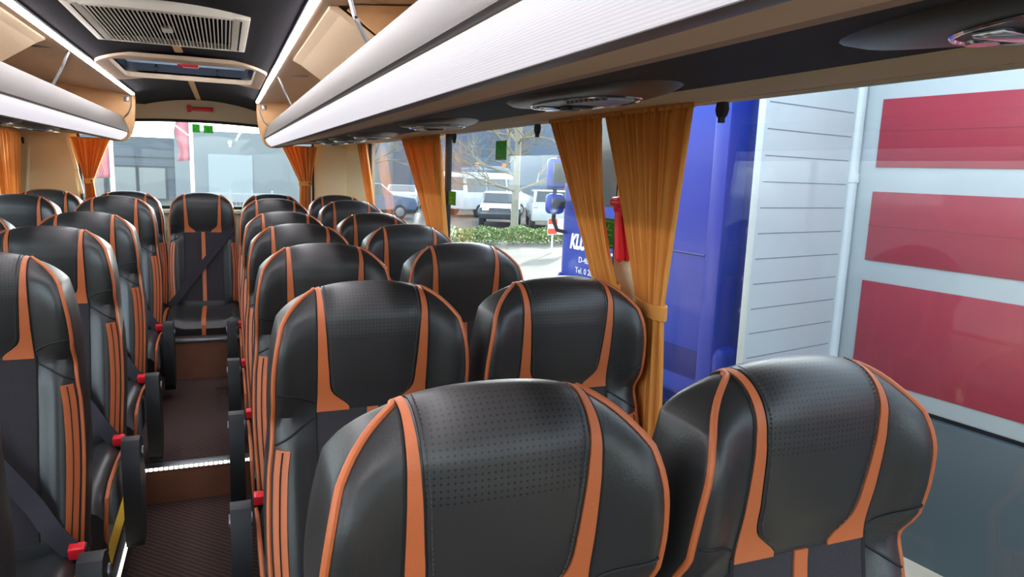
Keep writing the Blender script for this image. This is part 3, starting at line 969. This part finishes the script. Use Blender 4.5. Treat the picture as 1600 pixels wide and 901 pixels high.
curtain('orange curtain gathered at the left end of the rear window', fb, (-0.965, -0.725, 0.125), (-0.90, -0.845, -0.165), (-0.90, -0.83, -0.42), 7, 0.016, cg, 6)
curtain('orange curtain on the left wall window', fl, (5.05, 5.62, 0.150), (5.12, 5.50, -0.30), (5.12, 5.5, -0.66), 7, 0.020, cg, 7, False)

# curtain runners, safety hammers, exit signs
def hook(p, s, lab):
    g = G()
    q = [(-0.012, 0.012), (0.012, 0.012), (0.015, -0.004), (0.010, -0.016), (0.004, -0.020), (0.004, -0.030), (-0.004, -0.030), (-0.004, -0.020), (-0.010, -0.016), (-0.015, -0.004)]
    g.prism(q, -0.006, 0.006, lambda u, v, a: (p[0] + a * s, p[1] + u, p[2] + v))
    tag(g.obj('curtain_stop', M['gasket']), lab, 'curtain hook', 'black curtain stops')
hook((0.962, 1.235, 0.146), 1, 'black curtain stop hanging in front of the blue truck')
hook((0.962, 2.18, 0.146), 1, 'black curtain stop beside the curtain on the parked cars side')
hook((0.962, 3.10, 0.148), 1, 'small black curtain stop next to the thin pillar curtain')
hook((-1.245, 5.70, 0.10), 1, 'black curtain hook on the left wall')

def hammer(loc, rot, lab, tray):
    t = thing('emergency_hammer', lab, 'safety hammer', loc)
    t.rotation_euler = rot
    g = G()
    g.tube([(0, 0, -0.085), (0, -0.004, -0.08), (0, -0.004, 0.03), (0, 0, 0.05)], [0.012, 0.016, 0.010, 0.012], 10)
    g.obj('handle', M['redplastic'], t)
    g = G(); g.tube([(-0.026, 0, 0.07), (-0.023, 0, 0.07), (0.023, 0, 0.07), (0.026, 0, 0.07)], [0.008, 0.014, 0.014, 0.008], 10)
    g.box(-0.012, 0.012, -0.012, 0.012, 0.045, 0.085, 0.004)
    g.obj('head', M['redplastic'], t)
    g = G(); g.box(-0.017, 0.017, 0.008, 0.018, -0.09, 0.07, 0.006); g.obj('bracket', tray, t)
hammer((0.985, 1.655, -0.140), (math.radians(7), 0, -PI / 2), 'red emergency hammer mounted on the pillar between the curtain pair', M['redplastic'])
hammer((-0.152, 5.728, 0.368), (0, -PI / 2, 0), 'red emergency hammer on the tan header above the rear window', M['tanwood'])

M['green'] = translucent('sign_green', (0.06, 0.30, 0.05))
M['signwhite'] = translucent('sign_pale', (0.60, 0.80, 0.50))
def fixtext(o):
    """turn a text into a plain mesh object"""
    dg = bpy.context.evaluated_depsgraph_get()
    me = bpy.data.meshes.new_from_object(o.evaluated_get(dg))
    n_ = link('lettering', me, o.parent); n_.matrix_local = o.matrix_local.copy()
    bpy.data.objects.remove(o)
    return n_
def sign(x, y, z, w, h, lab, ax, kind, rz=0.0):
    """sticker on the glass; ax 'y' on the side window, 'x' on the rear window"""
    t = thing('exit_sign', lab, 'sign', (x, y, z), 0, 'green exit signs')
    t.rotation_euler = (rz, 0, -PI / 2) if ax == 'y' else (0, rz, 0)
    # local: u along width, v up, thickness along local y (towards the cabin is -y)
    g = G(); g.box(-w / 2, w / 2, -0.0015, 0.0015, -h / 2, h / 2); g.obj('plate', M['green'], t, False)
    g = G()
    b = 0.08 * min(w, h)
    def bar(u0, v0, u1, v1, th):
        a = Vector((u0, 0, v0)); c = Vector((u1, 0, v1)); d = (c - a).normalized(); q = Vector((-d.z, 0, d.x)) * th / 2
        yy = Vector((0, -0.0025, 0))
        g.add([a + q + yy, a - q + yy, c - q + yy, c + q + yy, a + q, a - q, c - q, c + q], [(0, 1, 2, 3), (0, 4, 5, 1), (1, 5, 6, 2), (2, 6, 7, 3), (3, 7, 4, 0)])
    if kind == 'run_framed':
        e = 0.44
        for (u0, v0, u1, v1) in ((-e * w, -e * h, -e * w, e * h), (e * w, -e * h, e * w, e * h), (-e * w, e * h, e * w, e * h), (-e * w, -e * h, e * w, -e * h)): bar(u0, v0, u1, v1, 0.05 * w)
        g.obj('border', M['signwhite'], t, False)
        g = G()
    if True:
        if kind == 'star':
            for a in (0.5, -0.5, 2.6, -2.6): bar(0, 0, 0.36 * w * math.sin(a), 0.36 * h * math.cos(a), 0.05 * w)
            bar(-.38 * w, .40 * h, .38 * w, .40 * h, 0.04 * w); bar(-.38 * w, -.40 * h, .38 * w, -.40 * h, 0.04 * w)
            bar(-.3 * w, .12 * h, .3 * w, .12 * h, 0.04 * w); bar(-.3 * w, -.05 * h, .3 * w, -.05 * h, 0.04 * w)
        else:       # running figure towards a door
            bar(-.05 * w, .1 * h, .02 * w, -.12 * h, 0.12 * w); bar(.02 * w, -.12 * h, -.18 * w, -.36 * h, 0.08 * w); bar(.02 * w, -.12 * h, .2 * w, -.34 * h, 0.08 * w)
            bar(-.05 * w, .08 * h, .2 * w, 0, 0.07 * w); bar(-.05 * w, .08 * h, -.26 * w, .02 * h, 0.07 * w); bar(-.07 * w, .2 * h, -.07 * w, .33 * h, 0.13 * w)
            if kind == 'door': bar(.34 * w, -.4 * h, .34 * w, .4 * h, 0.14 * w)
        g.obj('pictogram', M['signwhite'], t, False)
sign(GX + 0.006, 2.675, 0.083, 0.115, 0.075, 'green exit sticker on the middle side window before the tree', 'y', 'run_framed', 0.0)
sign(GX + 0.006, 1.80, -0.165, 0.125, 0.085, 'green exit sticker with star of strokes between the curtain pair', 'y', 'star')
sign(GX + 0.006, 3.32, -0.137, 0.11, 0.066, 'small green exit sticker beside the thin window pillar', 'y', 'run')
sign(-0.182, RY + 0.024, 0.232, 0.052, 0.060, 'green running figure sticker at the top of the rear window', 'x', 'run')
sign(-0.100, RY + 0.024, 0.229, 0.066, 0.056, 'wider green exit sticker at the top of the rear window', 'x', 'door')

# ------------------------------------------------------------------ outside
GZ = -2.35
M['asphalt'] = mat('pale_asphalt', srgb(82, 79, 70), 0.9, bump=(6, 0.2), var=0.08)
M['grass'] = mat('lawn', (0.22, 0.22, 0.06), 0.95, bump=(8, 0.4), var=0.3)
g = G(); g.box(-60, 80, -30, 120, GZ - 0.3, GZ)
struct(g.obj('ground', M['asphalt'], smooth=False), 'pale asphalt yard around the coach')
g = G(); g.box(4.5, 40, 23.0, 26.5, GZ, GZ + 0.04); struct(g.obj('lawn', M['grass'], smooth=False), 'strip of lawn behind the hedge')

# blue truck cab, beside the coach
TR = math.radians(7.4)
M['blue'] = mat('truck_blue', (0.008, 0.034, 0.34), 0.45, spec=0.3, coat=0.1)
M['blueshade_gap'] = mat('truck_blue_shade_and_gap', (0.012, 0.03, 0.20), 0.4)  # darker blue: shade painted on the cab's rear wall, plus the door joint
M['winglass'] = mat('vehicle_glass', (0.02, 0.03, 0.035), 0.08, spec=0.8)
M['tyre'] = mat('tyre_rubber', (0.02, 0.02, 0.02), 0.8)
M['text'] = mat('white_lettering', (0.72, 0.78, 0.85), 0.5)
tk = thing('truck', 'blue truck cab with white lettering parked beside the coach', 'truck', (2.90, 3.54, GZ), TR)
g = G()
g.box(0.0, 2.4, 0.10, 1.92, 0.95, 3.75, 0.07, 3)
g.box(-0.02, 2.42, 0.06, 0.20, 1.0, 3.55, 0.03)
g.obj('cab', M['blue'], tk)
g = G()
g.box(0.0, 0.5, 0.0, 0.62, 0.86, 1.28, 0.06, 3); g.box(-0.01, 0.5, 0.66, 1.1, 0.70, 1.30, 0.05, 3); g.box(0.0, 2.4, 1.75, 2.0, 0.35, 0.95, 0.05)
g.obj('side_skirt', M['blue'], tk)
g = G()
g.box(-0.004, 0.02, 0.98, 1.78, 2.10, 3.05, 0.02)
g.obj('door_window', M['winglass'], tk)
g = G()
g.tube([(-0.004, 0.93, 0.98), (-0.004, 0.93, 3.2)], 0.006, 5); g.tube([(-0.004, 0.2, 1.86), (-0.004, 0.93, 1.86)], 0.008, 5)
g.obj('door_gap', M['blueshade_gap'], tk)
g = G()
g.box(0.15, 2.2, -0.06, 0.1, 0.9, 3.5, 0.03)
for z in (1.55, 1.75, 2.05): g.tube([(0.05, -0.09, z), (2.2, -0.09, z)], 0.02, 8)
g.tube([(0.25, -0.10, 2.2), (0.25, -0.10, 3.4)], 0.05, 10)
g.obj('rear_wall', M['blueshade_gap'], tk)
g = G()
for x in (0.1, 2.05):
    g.tube([(x, 1.35, 0.5), (x + 0.03, 1.35, 0.5), (x + 0.27, 1.35, 0.5), (x + 0.3, 1.35, 0.5)], [0.46, 0.5, 0.5, 0.46], 28)
g.obj('wheels', M['tyre'], tk)
g = G(); g.box(0.5, 1.9, 0.0, 1.9, 0.55, 0.85, 0.02); g.obj('chassis', M['tyre'], tk)
for nm, zz, hh in (('wide_mirror', 2.35, 0.25), ('kerb_mirror', 2.10, 0.17)):
    g = G(); g.box(-0.19, -0.03, 1.80, 1.90, zz - hh / 2, zz + hh / 2, 0.04, 3); mo = g.obj('mirror', M['blue'], tk)
    g = G(); g.box(-0.175, -0.045, 1.786, 1.802, zz - hh / 2 + 0.05, zz + hh / 2 - 0.04, 0.003); g.obj('mirror_glass', M['winglass'], mo)
g = G()
g.tube([(-0.11, 1.86, 2.44), (-0.06, 1.86, 2.52), (0.02, 1.84, 2.52)], 0.018, 8); g.tube([(-0.11, 1.86, 2.25), (-0.11, 1.86, 1.96), (-0.07, 1.86, 1.88), (0.02, 1.84, 1.86)], 0.018, 8)
g.obj('mirror_arm', M['tyre'], tk)
g = G(); g.tube([(-0.03, 1.80, 0.98), (-0.08, 1.86, 1.12), (-0.08, 1.86, 1.40), (-0.03, 1.82, 1.52)], 0.022, 8); g.obj('grab_handle', M['blue'], tk)
def lettering(parent, body, y, z, size, shear=0.0, bold=0.0, m='text', cond=1.0):
    cu = bpy.data.curves.new('lettering', 'FONT')
    cu.body = body; cu.size = size; cu.shear = shear; cu.offset = bold; cu.extrude = 0.001
    cu.materials.append(M[m])
    o = bpy.data.objects.new('lettering', cu); C.objects.link(o); o.parent = parent
    o.matrix_local = Matrix(((0, 0, -1, -0.003), (-cond, 0, 0, y), (0, 1, 0, z), (0, 0, 0, 1)))
    return fixtext(o)
lettering(tk, 'KLUM', 1.755, 1.745, 0.165, 0.25, 0.008, cond=0.72)
lettering(tk, 'r', 1.22, 1.70, 0.12, 0.25, 0.004)
lettering(tk, 'D-480', 1.62, 1.635, 0.068)
lettering(tk, 'Tel. 0 20 64', 1.66, 1.545, 0.068)
lettering(tk, 'www.klum', 1.69, 1.455, 0.068)

# white trailer with red panels
M['trailer'] = mat('trailer_white', srgb(178, 186, 190), 0.35, var=0.04)
M['red'] = mat('trailer_red', (0.32, 0.018, 0.04), 0.35, var=0.1)
tl = thing('trailer', 'white trailer side with three stacked red panels, close to the nearest window', 'trailer', (3.75, 3.45, GZ), TR)
g = G(); g.box(0.0, 2.5, -11.5, 0.0, 1.02, 4.0, 0.02); g.obj('body', M['trailer'], tl)
for z0, z1 in ((2.46, 2.87), (1.88, 2.31), (1.13, 1.75)):
    g = G(); g.box(-0.012, 0.01, -9.0, -0.16, z0, z1, 0.004); g.obj('red_panel', M['red'], tl)
g = G()
for z in (2.68, 2.10):
    g.box(-0.0145, 0, -9.0, -0.16, z - 0.003, z + 0.003)
g.obj('panel_seam', mat('seam_red', (0.25, 0.012, 0.03), 0.5), tl, False)
g = G(); g.tube([(-0.045, -0.02, 0.9), (-0.045, -0.02, 3.95)], 0.045, 16); g.tube([(-0.045, -0.02, 2.36), (-0.045, -0.02, 2.42)], 0.052, 16); g.obj('corner_post', M['trailer'], tl)
g = G()
# swung-out door in front of the trailer, with horizontal ribs
mtx = Matrix.Translation((-0.06, -0.02, 0)) @ Matrix.Rotation(math.radians(5.0), 4, 'Z')
g.box(-0.93, -0.03, -0.02, 0.03, 0.95, 3.95, 0.008, 2, mtx)
dr = g.obj('door', M['trailer'], tl)
g = G()
for i in range(20):
    z = 1.02 + i * 0.147
    g.box(-0.90, -0.06, -0.0215, -0.019, z, z + 0.006, 0, 2, mtx)
g.obj('rib', mat('rib_grey', (0.16, 0.19, 0.22), 0.5), dr, False)
g = G()
for y in (-2.2, -3.6, -8.2, -9.5):
    for x in (0.05, 2.15): g.tube([(x, y, 0.5), (x + 0.03, y, 0.5), (x + 0.27, y, 0.5), (x + 0.3, y, 0.5)], [0.46, 0.5, 0.5, 0.46], 24)
g.obj('wheels', M['tyre'], tl)
g = G(); g.box(0.4, 2.1, -11.2, -0.2, 0.6, 1.05, 0.02); g.obj('chassis', M['tyre'], tl)
g = G(); g.box(-0.03, 0.02, -11.0, -0.3, 0.10, 1.0, 0.01); g.obj('added_dark_skirt', mat('dark_skirt_grey', (0.05, 0.075, 0.095), 0.4), tl)  # added dark skirt: keeps the sunlit ground dark and hides the wheels

# hedge, trees, barrier, lamp-post style fence posts
def leafmat(name, a, b):
    return mat(name, a, 0.7, var=0.5)
M['hedge'] = mat('hedge_leaf', (0.16, 0.24, 0.06), 0.45, var=0.6)
g = G()
rnd = random.Random(3)
for i in range(5200):
    x = rnd.uniform(5.0, 11.3); y = 21.75 + rnd.uniform(-0.3, 0.35); z = GZ + rnd.random() ** 0.8 * (0.52 + 0.06 * math.sin(x * 5))
    s = rnd.uniform(0.03, 0.06); d = Vector((rnd.uniform(-1, 1), rnd.uniform(-1, 1), rnd.uniform(-.6, 1))).normalized(); q = d.orthogonal().normalized() * s; p = d.cross(q).normalized() * s * 0.6; c = Vector((x, y, z))
    g.add([c - q, c + p, c + q, c - p], [(0, 1, 2, 3)])
tag(g.obj('hedge', M['hedge'], smooth=False), 'low clipped green hedge in front of the parked cars', 'hedge', kind='stuff')

M['bark'] = mat('bark', (0.25, 0.23, 0.185), 0.9, bump=(20, 0.5), var=0.3)
M['twig'] = mat('twig', (0.26, 0.22, 0.155), 0.9)
def tree(x, y, h, rad, label, seed, depth=5, group=None, lean=0.0):
    rnd = random.Random(seed)
    t = thing('bare_tree', label, 'tree', (x, y, GZ), 0, group)
    g = G(); tips = G()
    tr = [Vector((lean * s_ + 0.03 * math.sin(s_ * 3 + seed), 0.03 * math.cos(s_ * 2 + seed), h * 0.62 * s_)) for s_ in [i / 8 for i in range(9)]]
    g.tube(tr, [rad * (1 - 0.35 * i / 8) for i in range(9)], 12)
    g.obj('trunk', M['bark'], t)
    def br(p, d, L, r, k):
        q1 = p + d * L * 0.5 + Vector((rnd.uniform(-1, 1), rnd.uniform(-1, 1), rnd.uniform(-.3, .8))) * L * 0.08
        q2 = p + d * L + Vector((rnd.uniform(-1, 1), rnd.uniform(-1, 1), rnd.uniform(-.5, .6))) * L * 0.12
        tips.tube([p, q1, q2], [r, r * 0.8, r * 0.55], 4 if k < 3 else 6, False)
        if k <= 0: return
        for _ in range(3 if k > 1 else 4):
            dd = (d + Vector((rnd.uniform(-1, 1), rnd.uniform(-1, 1), rnd.uniform(-.5, .9))) * 0.85).normalized()
            br(lerp(q1, q2, rnd.random()), dd, L * rnd.uniform(0.55, 0.8), r * 0.55, k - 1)
    for i in range(8):
        s_ = rnd.uniform(0.45, 1.0); a = rnd.uniform(0, 2 * PI); up = rnd.uniform(0.1, 0.9)
        p = tr[int(s_ * 8)]
        br(p, Vector((math.cos(a), math.sin(a), up)).normalized(), h * 0.20, rad * 0.38, depth - 2)
    tips.obj('branches', M['twig'], t)
    return t
tree(9.85, 24.0, 7.2, 0.15, 'bare tree with sunlit trunk standing behind the hedge', 11, 6)
tg = 'bare trees beyond the car park'
for i, (x, y, h) in enumerate(((8.0, 43, 8), (12.5, 48, 10), (18.5, 47, 9), (24.5, 45, 9), (24, 38, 9))):
    tree(x, y, h, 0.2, 'bare tree in the row beyond the parked cars', 20 + i, 6, tg, 0.1)

bar = thing('barrier', 'red and white striped barrier board at the end of the hedge', 'barrier', (9.02, 19.0, GZ), 0.1)
g = G(); g.box(-0.18, 0.75, -0.02, 0.02, 0.55, 1.02, 0.01); g.box(-0.02, 0.02, 0.0, 0.04, 0, 0.6); g.box(0.6, 0.64, 0.0, 0.04, 0, 0.6); g.obj('board', M['white'], bar)
for z in (0.86, 0.57):
    g = G(); g.box(-0.18, 0.13, -0.024, -0.018, z, z + 0.16); g.obj('red_stripe', mat('barrier_red', (0.80, 0.07, 0.025), 0.4), bar, False)

# parked vehicles
def vehicle(name, label, cat, loc, rz, prof_, glass, width, paint, wheels, length, group='parked vehicles', extra=None):
    """prof_: side outline (y along the car, front at -length/2); glass: list of side window outlines"""
    t = thing(name, label, cat, loc, rz, group)
    w = width / 2
    g = G()
    def inset(z): return w - max(0, (z - 0.85)) * 0.16
    n = len(prof_)
    vs = []
    for s in (-1, 1):
        for (y, z) in prof_: vs.append((s * inset(z), y, z))
    fs = [(i, (i + 1) % n, n + (i + 1) % n, n + i) for i in range(n)] + [tuple(reversed(range(n))), tuple(range(n, 2 * n))]
    g.add(vs, fs)
    o = g.obj('body', paint, t, True)
    md = o.modifiers.new('soft', 'BEVEL'); md.width = 0.06; md.segments = 3; md.limit_method = 'ANGLE'
    for gl in glass['side']:
        g = G()
        for s in (-1, 1):
            k = len(gl)
            vs = [(s * (inset(z) + 0.012), y, z) for y, z in gl] + [(s * (inset(z) - 0.02), y, z) for y, z in gl]
            g.add(vs, [tuple(range(k))] + [(i, (i + 1) % k, k + (i + 1) % k, k + i) for i in range(k)])
        g.obj('side_window', M['winglass'], t, False)
    for (y0, z0, y1, z1, nm) in glass['ends']:
        g = G()
        d = Vector((0, y1 - y0, z1 - z0)); nn = Vector((0, d.z, -d.y)).normalized() * (0.014 if y0 > 0 else -0.014)
        a, b = Vector((0, y0, z0)), Vector((0, y1, z1))
        wa, wb = inset(z0) - 0.12, inset(z1) - 0.12
        q = [Vector((-wa, 0, 0)) + a, Vector((wa, 0, 0)) + a, Vector((wb, 0, 0)) + b, Vector((-wb, 0, 0)) + b]
        g.add([p + nn for p in q] + [p - nn for p in q], [(0, 1, 2, 3), (0, 4, 5, 1), (1, 5, 6, 2), (2, 6, 7, 3), (3, 7, 4, 0)])
        g.obj(nm, M['winglass'], t, False)
    for y in wheels:
        for s in (-1, 1):
            g = G(); x = s * (w - 0.09)
            g.tube([(x - 0.11, y, 0.33), (x - 0.09, y, 0.33), (x + 0.09, y, 0.33), (x + 0.11, y, 0.33)], [0.30, 0.33, 0.33, 0.30], 24)
            o = g.obj('wheel', M['tyre'], t)
            g = G(); g.tube([(x + s * 0.112, y, 0.33), (x + s * 0.116, y, 0.33)], [0.21, 0.17], 16); g.obj('hub_cap', M['metal'], o)
    L = length / 2
    for s in (-1, 1):
        g = G(); g.box(s * (w - 0.27) - 0.15, s * (w - 0.27) + 0.15, -L - 0.004, -L + 0.1, 0.66, 0.80, 0.03); g.obj('headlight', M['chrome'], t)
        g = G(); g.box(s * (w - 0.16) - 0.10, s * (w - 0.16) + 0.10, L - 0.10, L + 0.006, 0.80, 0.98, 0.02); g.obj('tail_light', M['redplastic'], t)
    g = G(); g.box(-0.26, 0.26, -L - 0.012, -L + 0.02, 0.42, 0.53); g.box(-0.26, 0.26, L - 0.02, L + 0.012, 0.55, 0.66); g.obj('number_plate', M['yellow'], t, False)
    return t
car_prof = [(-2.1, 0.35), (-2.15, 0.6), (-2.05, 0.82), (-1.15, 0.98), (-0.45, 1.42), (0.9, 1.46), (1.75, 1.10), (2.1, 1.0), (2.15, 0.6), (2.1, 0.35)]
car_gl = {'side': [[(-0.95, 0.98), (-0.38, 1.36), (0.2, 1.39), (0.2, 0.98)], [(0.26, 0.98), (0.26, 1.39), (0.85, 1.40), (1.45, 1.06)]], 'ends': [(-1.08, 1.02, -0.52, 1.38, 'windscreen'), (1.68, 1.13, 1.0, 1.42, 'rear_window')]}
suv_prof = [(-2.2, 0.40), (-2.25, 0.7), (-2.15, 0.98), (-1.1, 1.10), (-0.5, 1.62), (1.6, 1.66), (2.05, 1.15), (2.2, 1.0), (2.25, 0.6), (2.2, 0.40)]
suv_gl = {'side': [[(-0.95, 1.10), (-0.45, 1.54), (0.3, 1.57), (0.3, 1.10)], [(0.36, 1.10), (0.36, 1.57), (1.5, 1.57), (1.85, 1.15)]], 'ends': [(-1.06, 1.14, -0.56, 1.57, 'windscreen'), (2.02, 1.19, 1.66, 1.60, 'rear_window')]}
van_prof = [(-2.6, 0.40), (-2.65, 0.85), (-2.5, 1.10), (-1.9, 1.25), (-1.3, 2.05), (-1.0, 2.25), (2.5, 2.25), (2.62, 1.3), (2.62, 0.40)]
van_gl = {'side': [[(-1.75, 1.28), (-1.22, 1.95), (-0.7, 1.95), (-0.7, 1.28)], [(-0.55, 1.28), (-0.55, 1.95), (0.9, 1.95), (0.9, 1.28)], [(1.0, 1.28), (1.0, 1.95), (2.4, 1.95), (2.4, 1.28)]], 'ends': [(-1.85, 1.32, -1.36, 2.0, 'windscreen'), (2.60, 1.35, 2.53, 2.0, 'rear_window')]}
P = lambda n_, c: mat(n_, c, 0.3, coat=0.5)
vehicle('minibus', 'white minibus parked behind the hedge left of the tree trunk', 'van', (12.9, 35.6, GZ), math.radians(118), van_prof, van_gl, 2.0, P('van_white', (0.48, 0.50, 0.52)), (-1.65, 1.55), 5.2)
vehicle('car', 'white estate car parked right of the tree trunk with its rear showing', 'car', (13.1, 28.0, GZ), math.radians(160), suv_prof, suv_gl, 1.85, P('car_white', (0.42, 0.45, 0.50)), (-1.35, 1.3), 4.4)
vehicle('car', 'dark grey car parked just left of the tree trunk, nose towards the hedge', 'car', (11.5, 29.8, GZ), math.radians(-22), car_prof, car_gl, 1.75, P('car_grey', (0.03, 0.038, 0.05)), (-1.3, 1.3), 4.2)
vehicle('car', 'silver blue car parked behind the white estate car', 'car', (17.2, 33.0, GZ), math.radians(165), suv_prof, suv_gl, 1.85, P('car_silver', (0.20, 0.28, 0.36)), (-1.35, 1.3), 4.4)
vehicle('car', 'silver car at the left end of the parked row beside the minibus', 'car', (9.2, 38.5, GZ), math.radians(160), car_prof, car_gl, 1.75, P('car_pale', (0.5, 0.52, 0.56)), (-1.3, 1.3), 4.2)
vehicle('car', 'dark blue car parked in the far row seen past the thin pillar curtain', 'car', (6.0, 33.0, GZ), math.radians(100), suv_prof, suv_gl, 1.8, P('car_blue', (0.04, 0.08, 0.16)), (-1.35, 1.3), 4.4)

lt = thing('truck', 'grey blue recovery truck with orange beacons behind the minibus', 'truck', (15.4, 41.5, GZ), math.radians(8))
g = G(); g.box(-1.25, 1.25, 0.0, 2.0, 0.9, 2.55, 0.12, 3); g.box(-1.25, 1.25, 2.05, 8, 1.0, 1.4, 0.05); g.obj('cab', P('lorry_blue', (0.16, 0.24, 0.36)), lt)
g = G(); g.box(-1.05, 1.05, -0.015, 0.03, 1.75, 2.4, 0.02); g.obj('windscreen', M['winglass'], lt)
g = G(); g.box(-1.0, 1.0, 0.2, 0.5, 2.55, 2.65, 0.02); g.obj('light_bar', M['metal'], lt)
for x in (-0.95, 0.95):
    g = G(); g.tube([(x, 0.3, 2.6), (x, 0.3, 2.78), (x, 0.3, 2.84)], [0.13, 0.13, 0.07], 12); g.obj('beacon', mat('beacon_orange', (0.9, 0.22, 0.04), 0.3), lt)
for x in (-1.1, 0.8):
    g = G(); g.tube([(x, 0.8, 0.5), (x + 0.3, 0.8, 0.5)], 0.5, 24); g.obj('wheel', M['tyre'], lt)

# buildings
M['cladding'] = mat('grey_blue_cladding', srgb(74, 84, 93), 0.6, var=0.08)
M['cladlight'] = mat('pale_grey_cladding', srgb(118, 124, 126), 0.6, var=0.05)
M['cladding'] = ridged(M['cladding'], 'Z', 3.0, 0.4, 0.02)
hb = thing('warehouse', 'dark grey blue warehouse beyond the parked cars and bare trees', 'building', (20, 52, GZ))
g = G(); g.box(-8.5, 14, 0, 12, 0, 8.6); g.obj('wall', mat('warehouse_blue', srgb(92, 108, 128), 0.6, var=0.1), hb, False)
g = G(); g.box(-8.7, 14.2, -0.2, 12.2, 8.6, 9.0); g.obj('parapet', M['cladding'], hb, False)
g = G()
for x in (-2.5, 4, 9): g.box(x, x + 2.6, -0.05, 0.02, 0.2, 2.6)
g.obj('door', mat('warehouse_door', srgb(52, 62, 78), 0.5), hb, False)
ob = thing('office_building', 'grey blue industrial building seen through the rear window', 'building', (0, 45, GZ))
g = G(); g.box(-16, -2.6, 0.4, 14, 0, 3.55); g.obj('wall', M['cladding'], ob, False)
g = G(); g.box(-2.6, 8.5, 0, 14, 0, 4.05); g.obj('hall_wall', M['cladlight'], ob, False)
g = G(); g.box(-16, -2.6, 0.25, 0.42, 2.45, 2.95); g.box(-16, -2.6, 0.3, 0.42, 1.95, 2.1); g.obj('fascia_band', mat('fascia', srgb(66, 76, 86), 0.6), ob, False)
g = G(); g.box(-0.85, 1.56, -0.06, 0.02, 0.0, 2.75); g.obj('roller_door', mat('pale_door', srgb(146, 154, 156), 0.5), ob, False)
for i, x in enumerate((-9.2, -7.6, -6.0, -4.5)):
    g = G(); g.box(x - 0.06, x + 1.46, 0.33, 0.41, 0.0, 1.92); fr_ = g.obj('window', mat('frame_grey', srgb(40, 44, 50), 0.5), ob, False)
    g = G(); g.box(x + 0.04, x + 1.36, 0.315, 0.34, 0.12, 1.84); g.obj('pane', mat('office_pane', srgb(120, 124, 122), 0.2), fr_, False)
g = G(); g.tube([(0.35, -0.12, 3.45), (0.35, -0.05, 3.45)], 0.12, 14); g.box(0.28, 0.42, -0.06, 0.02, 3.2, 3.5); g.obj('wall_lamp', M['white'], ob)

def flagpole(x, y, h, lab, fz0, fz1, fw):
    t = thing('flagpole', lab, 'flagpole', (x, y, GZ), 0, 'white flagpoles')
    g = G(); g.tube([(0, 0, 0), (0, 0, h)], [0.065, 0.05], 12); g.obj('pole', M['white'], t)
    g = G(); rows = []
    for j in range(13):
        z = lerp(fz1, fz0, j / 12)
        rows.append([(-fw * i / 10 * (1 - 0.12 * math.sin(j * 0.8)), 0.04 * math.sin(i * 0.9 + j * 0.25), z - 0.05 * i / 10) for i in range(11)])
    g.grid(rows)
    o = g.obj('flag', translucent('flag_pink' , (0.50, 0.26, 0.29)), t)
    md = o.modifiers.new('thickness', 'SOLIDIFY'); md.thickness = 0.004
flagpole(-0.95, 25, 6.5, 'tall white flagpole with pale pink flag near the middle of the rear window', 2.35, 4.2, 0.42)
flagpole(-3.2, 25, 5.5, 'white flagpole beside the left curtain of the rear window', 1.75, 3.3, 0.42)
fn_ = thing('railing', 'grey metal railing in front of the roller door', 'railing', (0, 30, GZ))
for x in (0.2, 1.0, 1.75):
    g = G(); g.box(x - 0.04, x + 0.04, -0.04, 0.04, 0, 1.25); g.obj('post', M['metal'], fn_, False)
g = G(); g.box(-1.0, 1.75, -0.02, 0.02, 1.08, 1.14); g.box(-1.0, 1.75, -0.02, 0.02, 0.6, 0.64)
for i in range(20): g.box(-0.95 + i * 0.135, -0.93 + i * 0.135, -0.01, 0.01, 0.2, 1.1)
g.obj('rails', M['metal'], fn_, False)
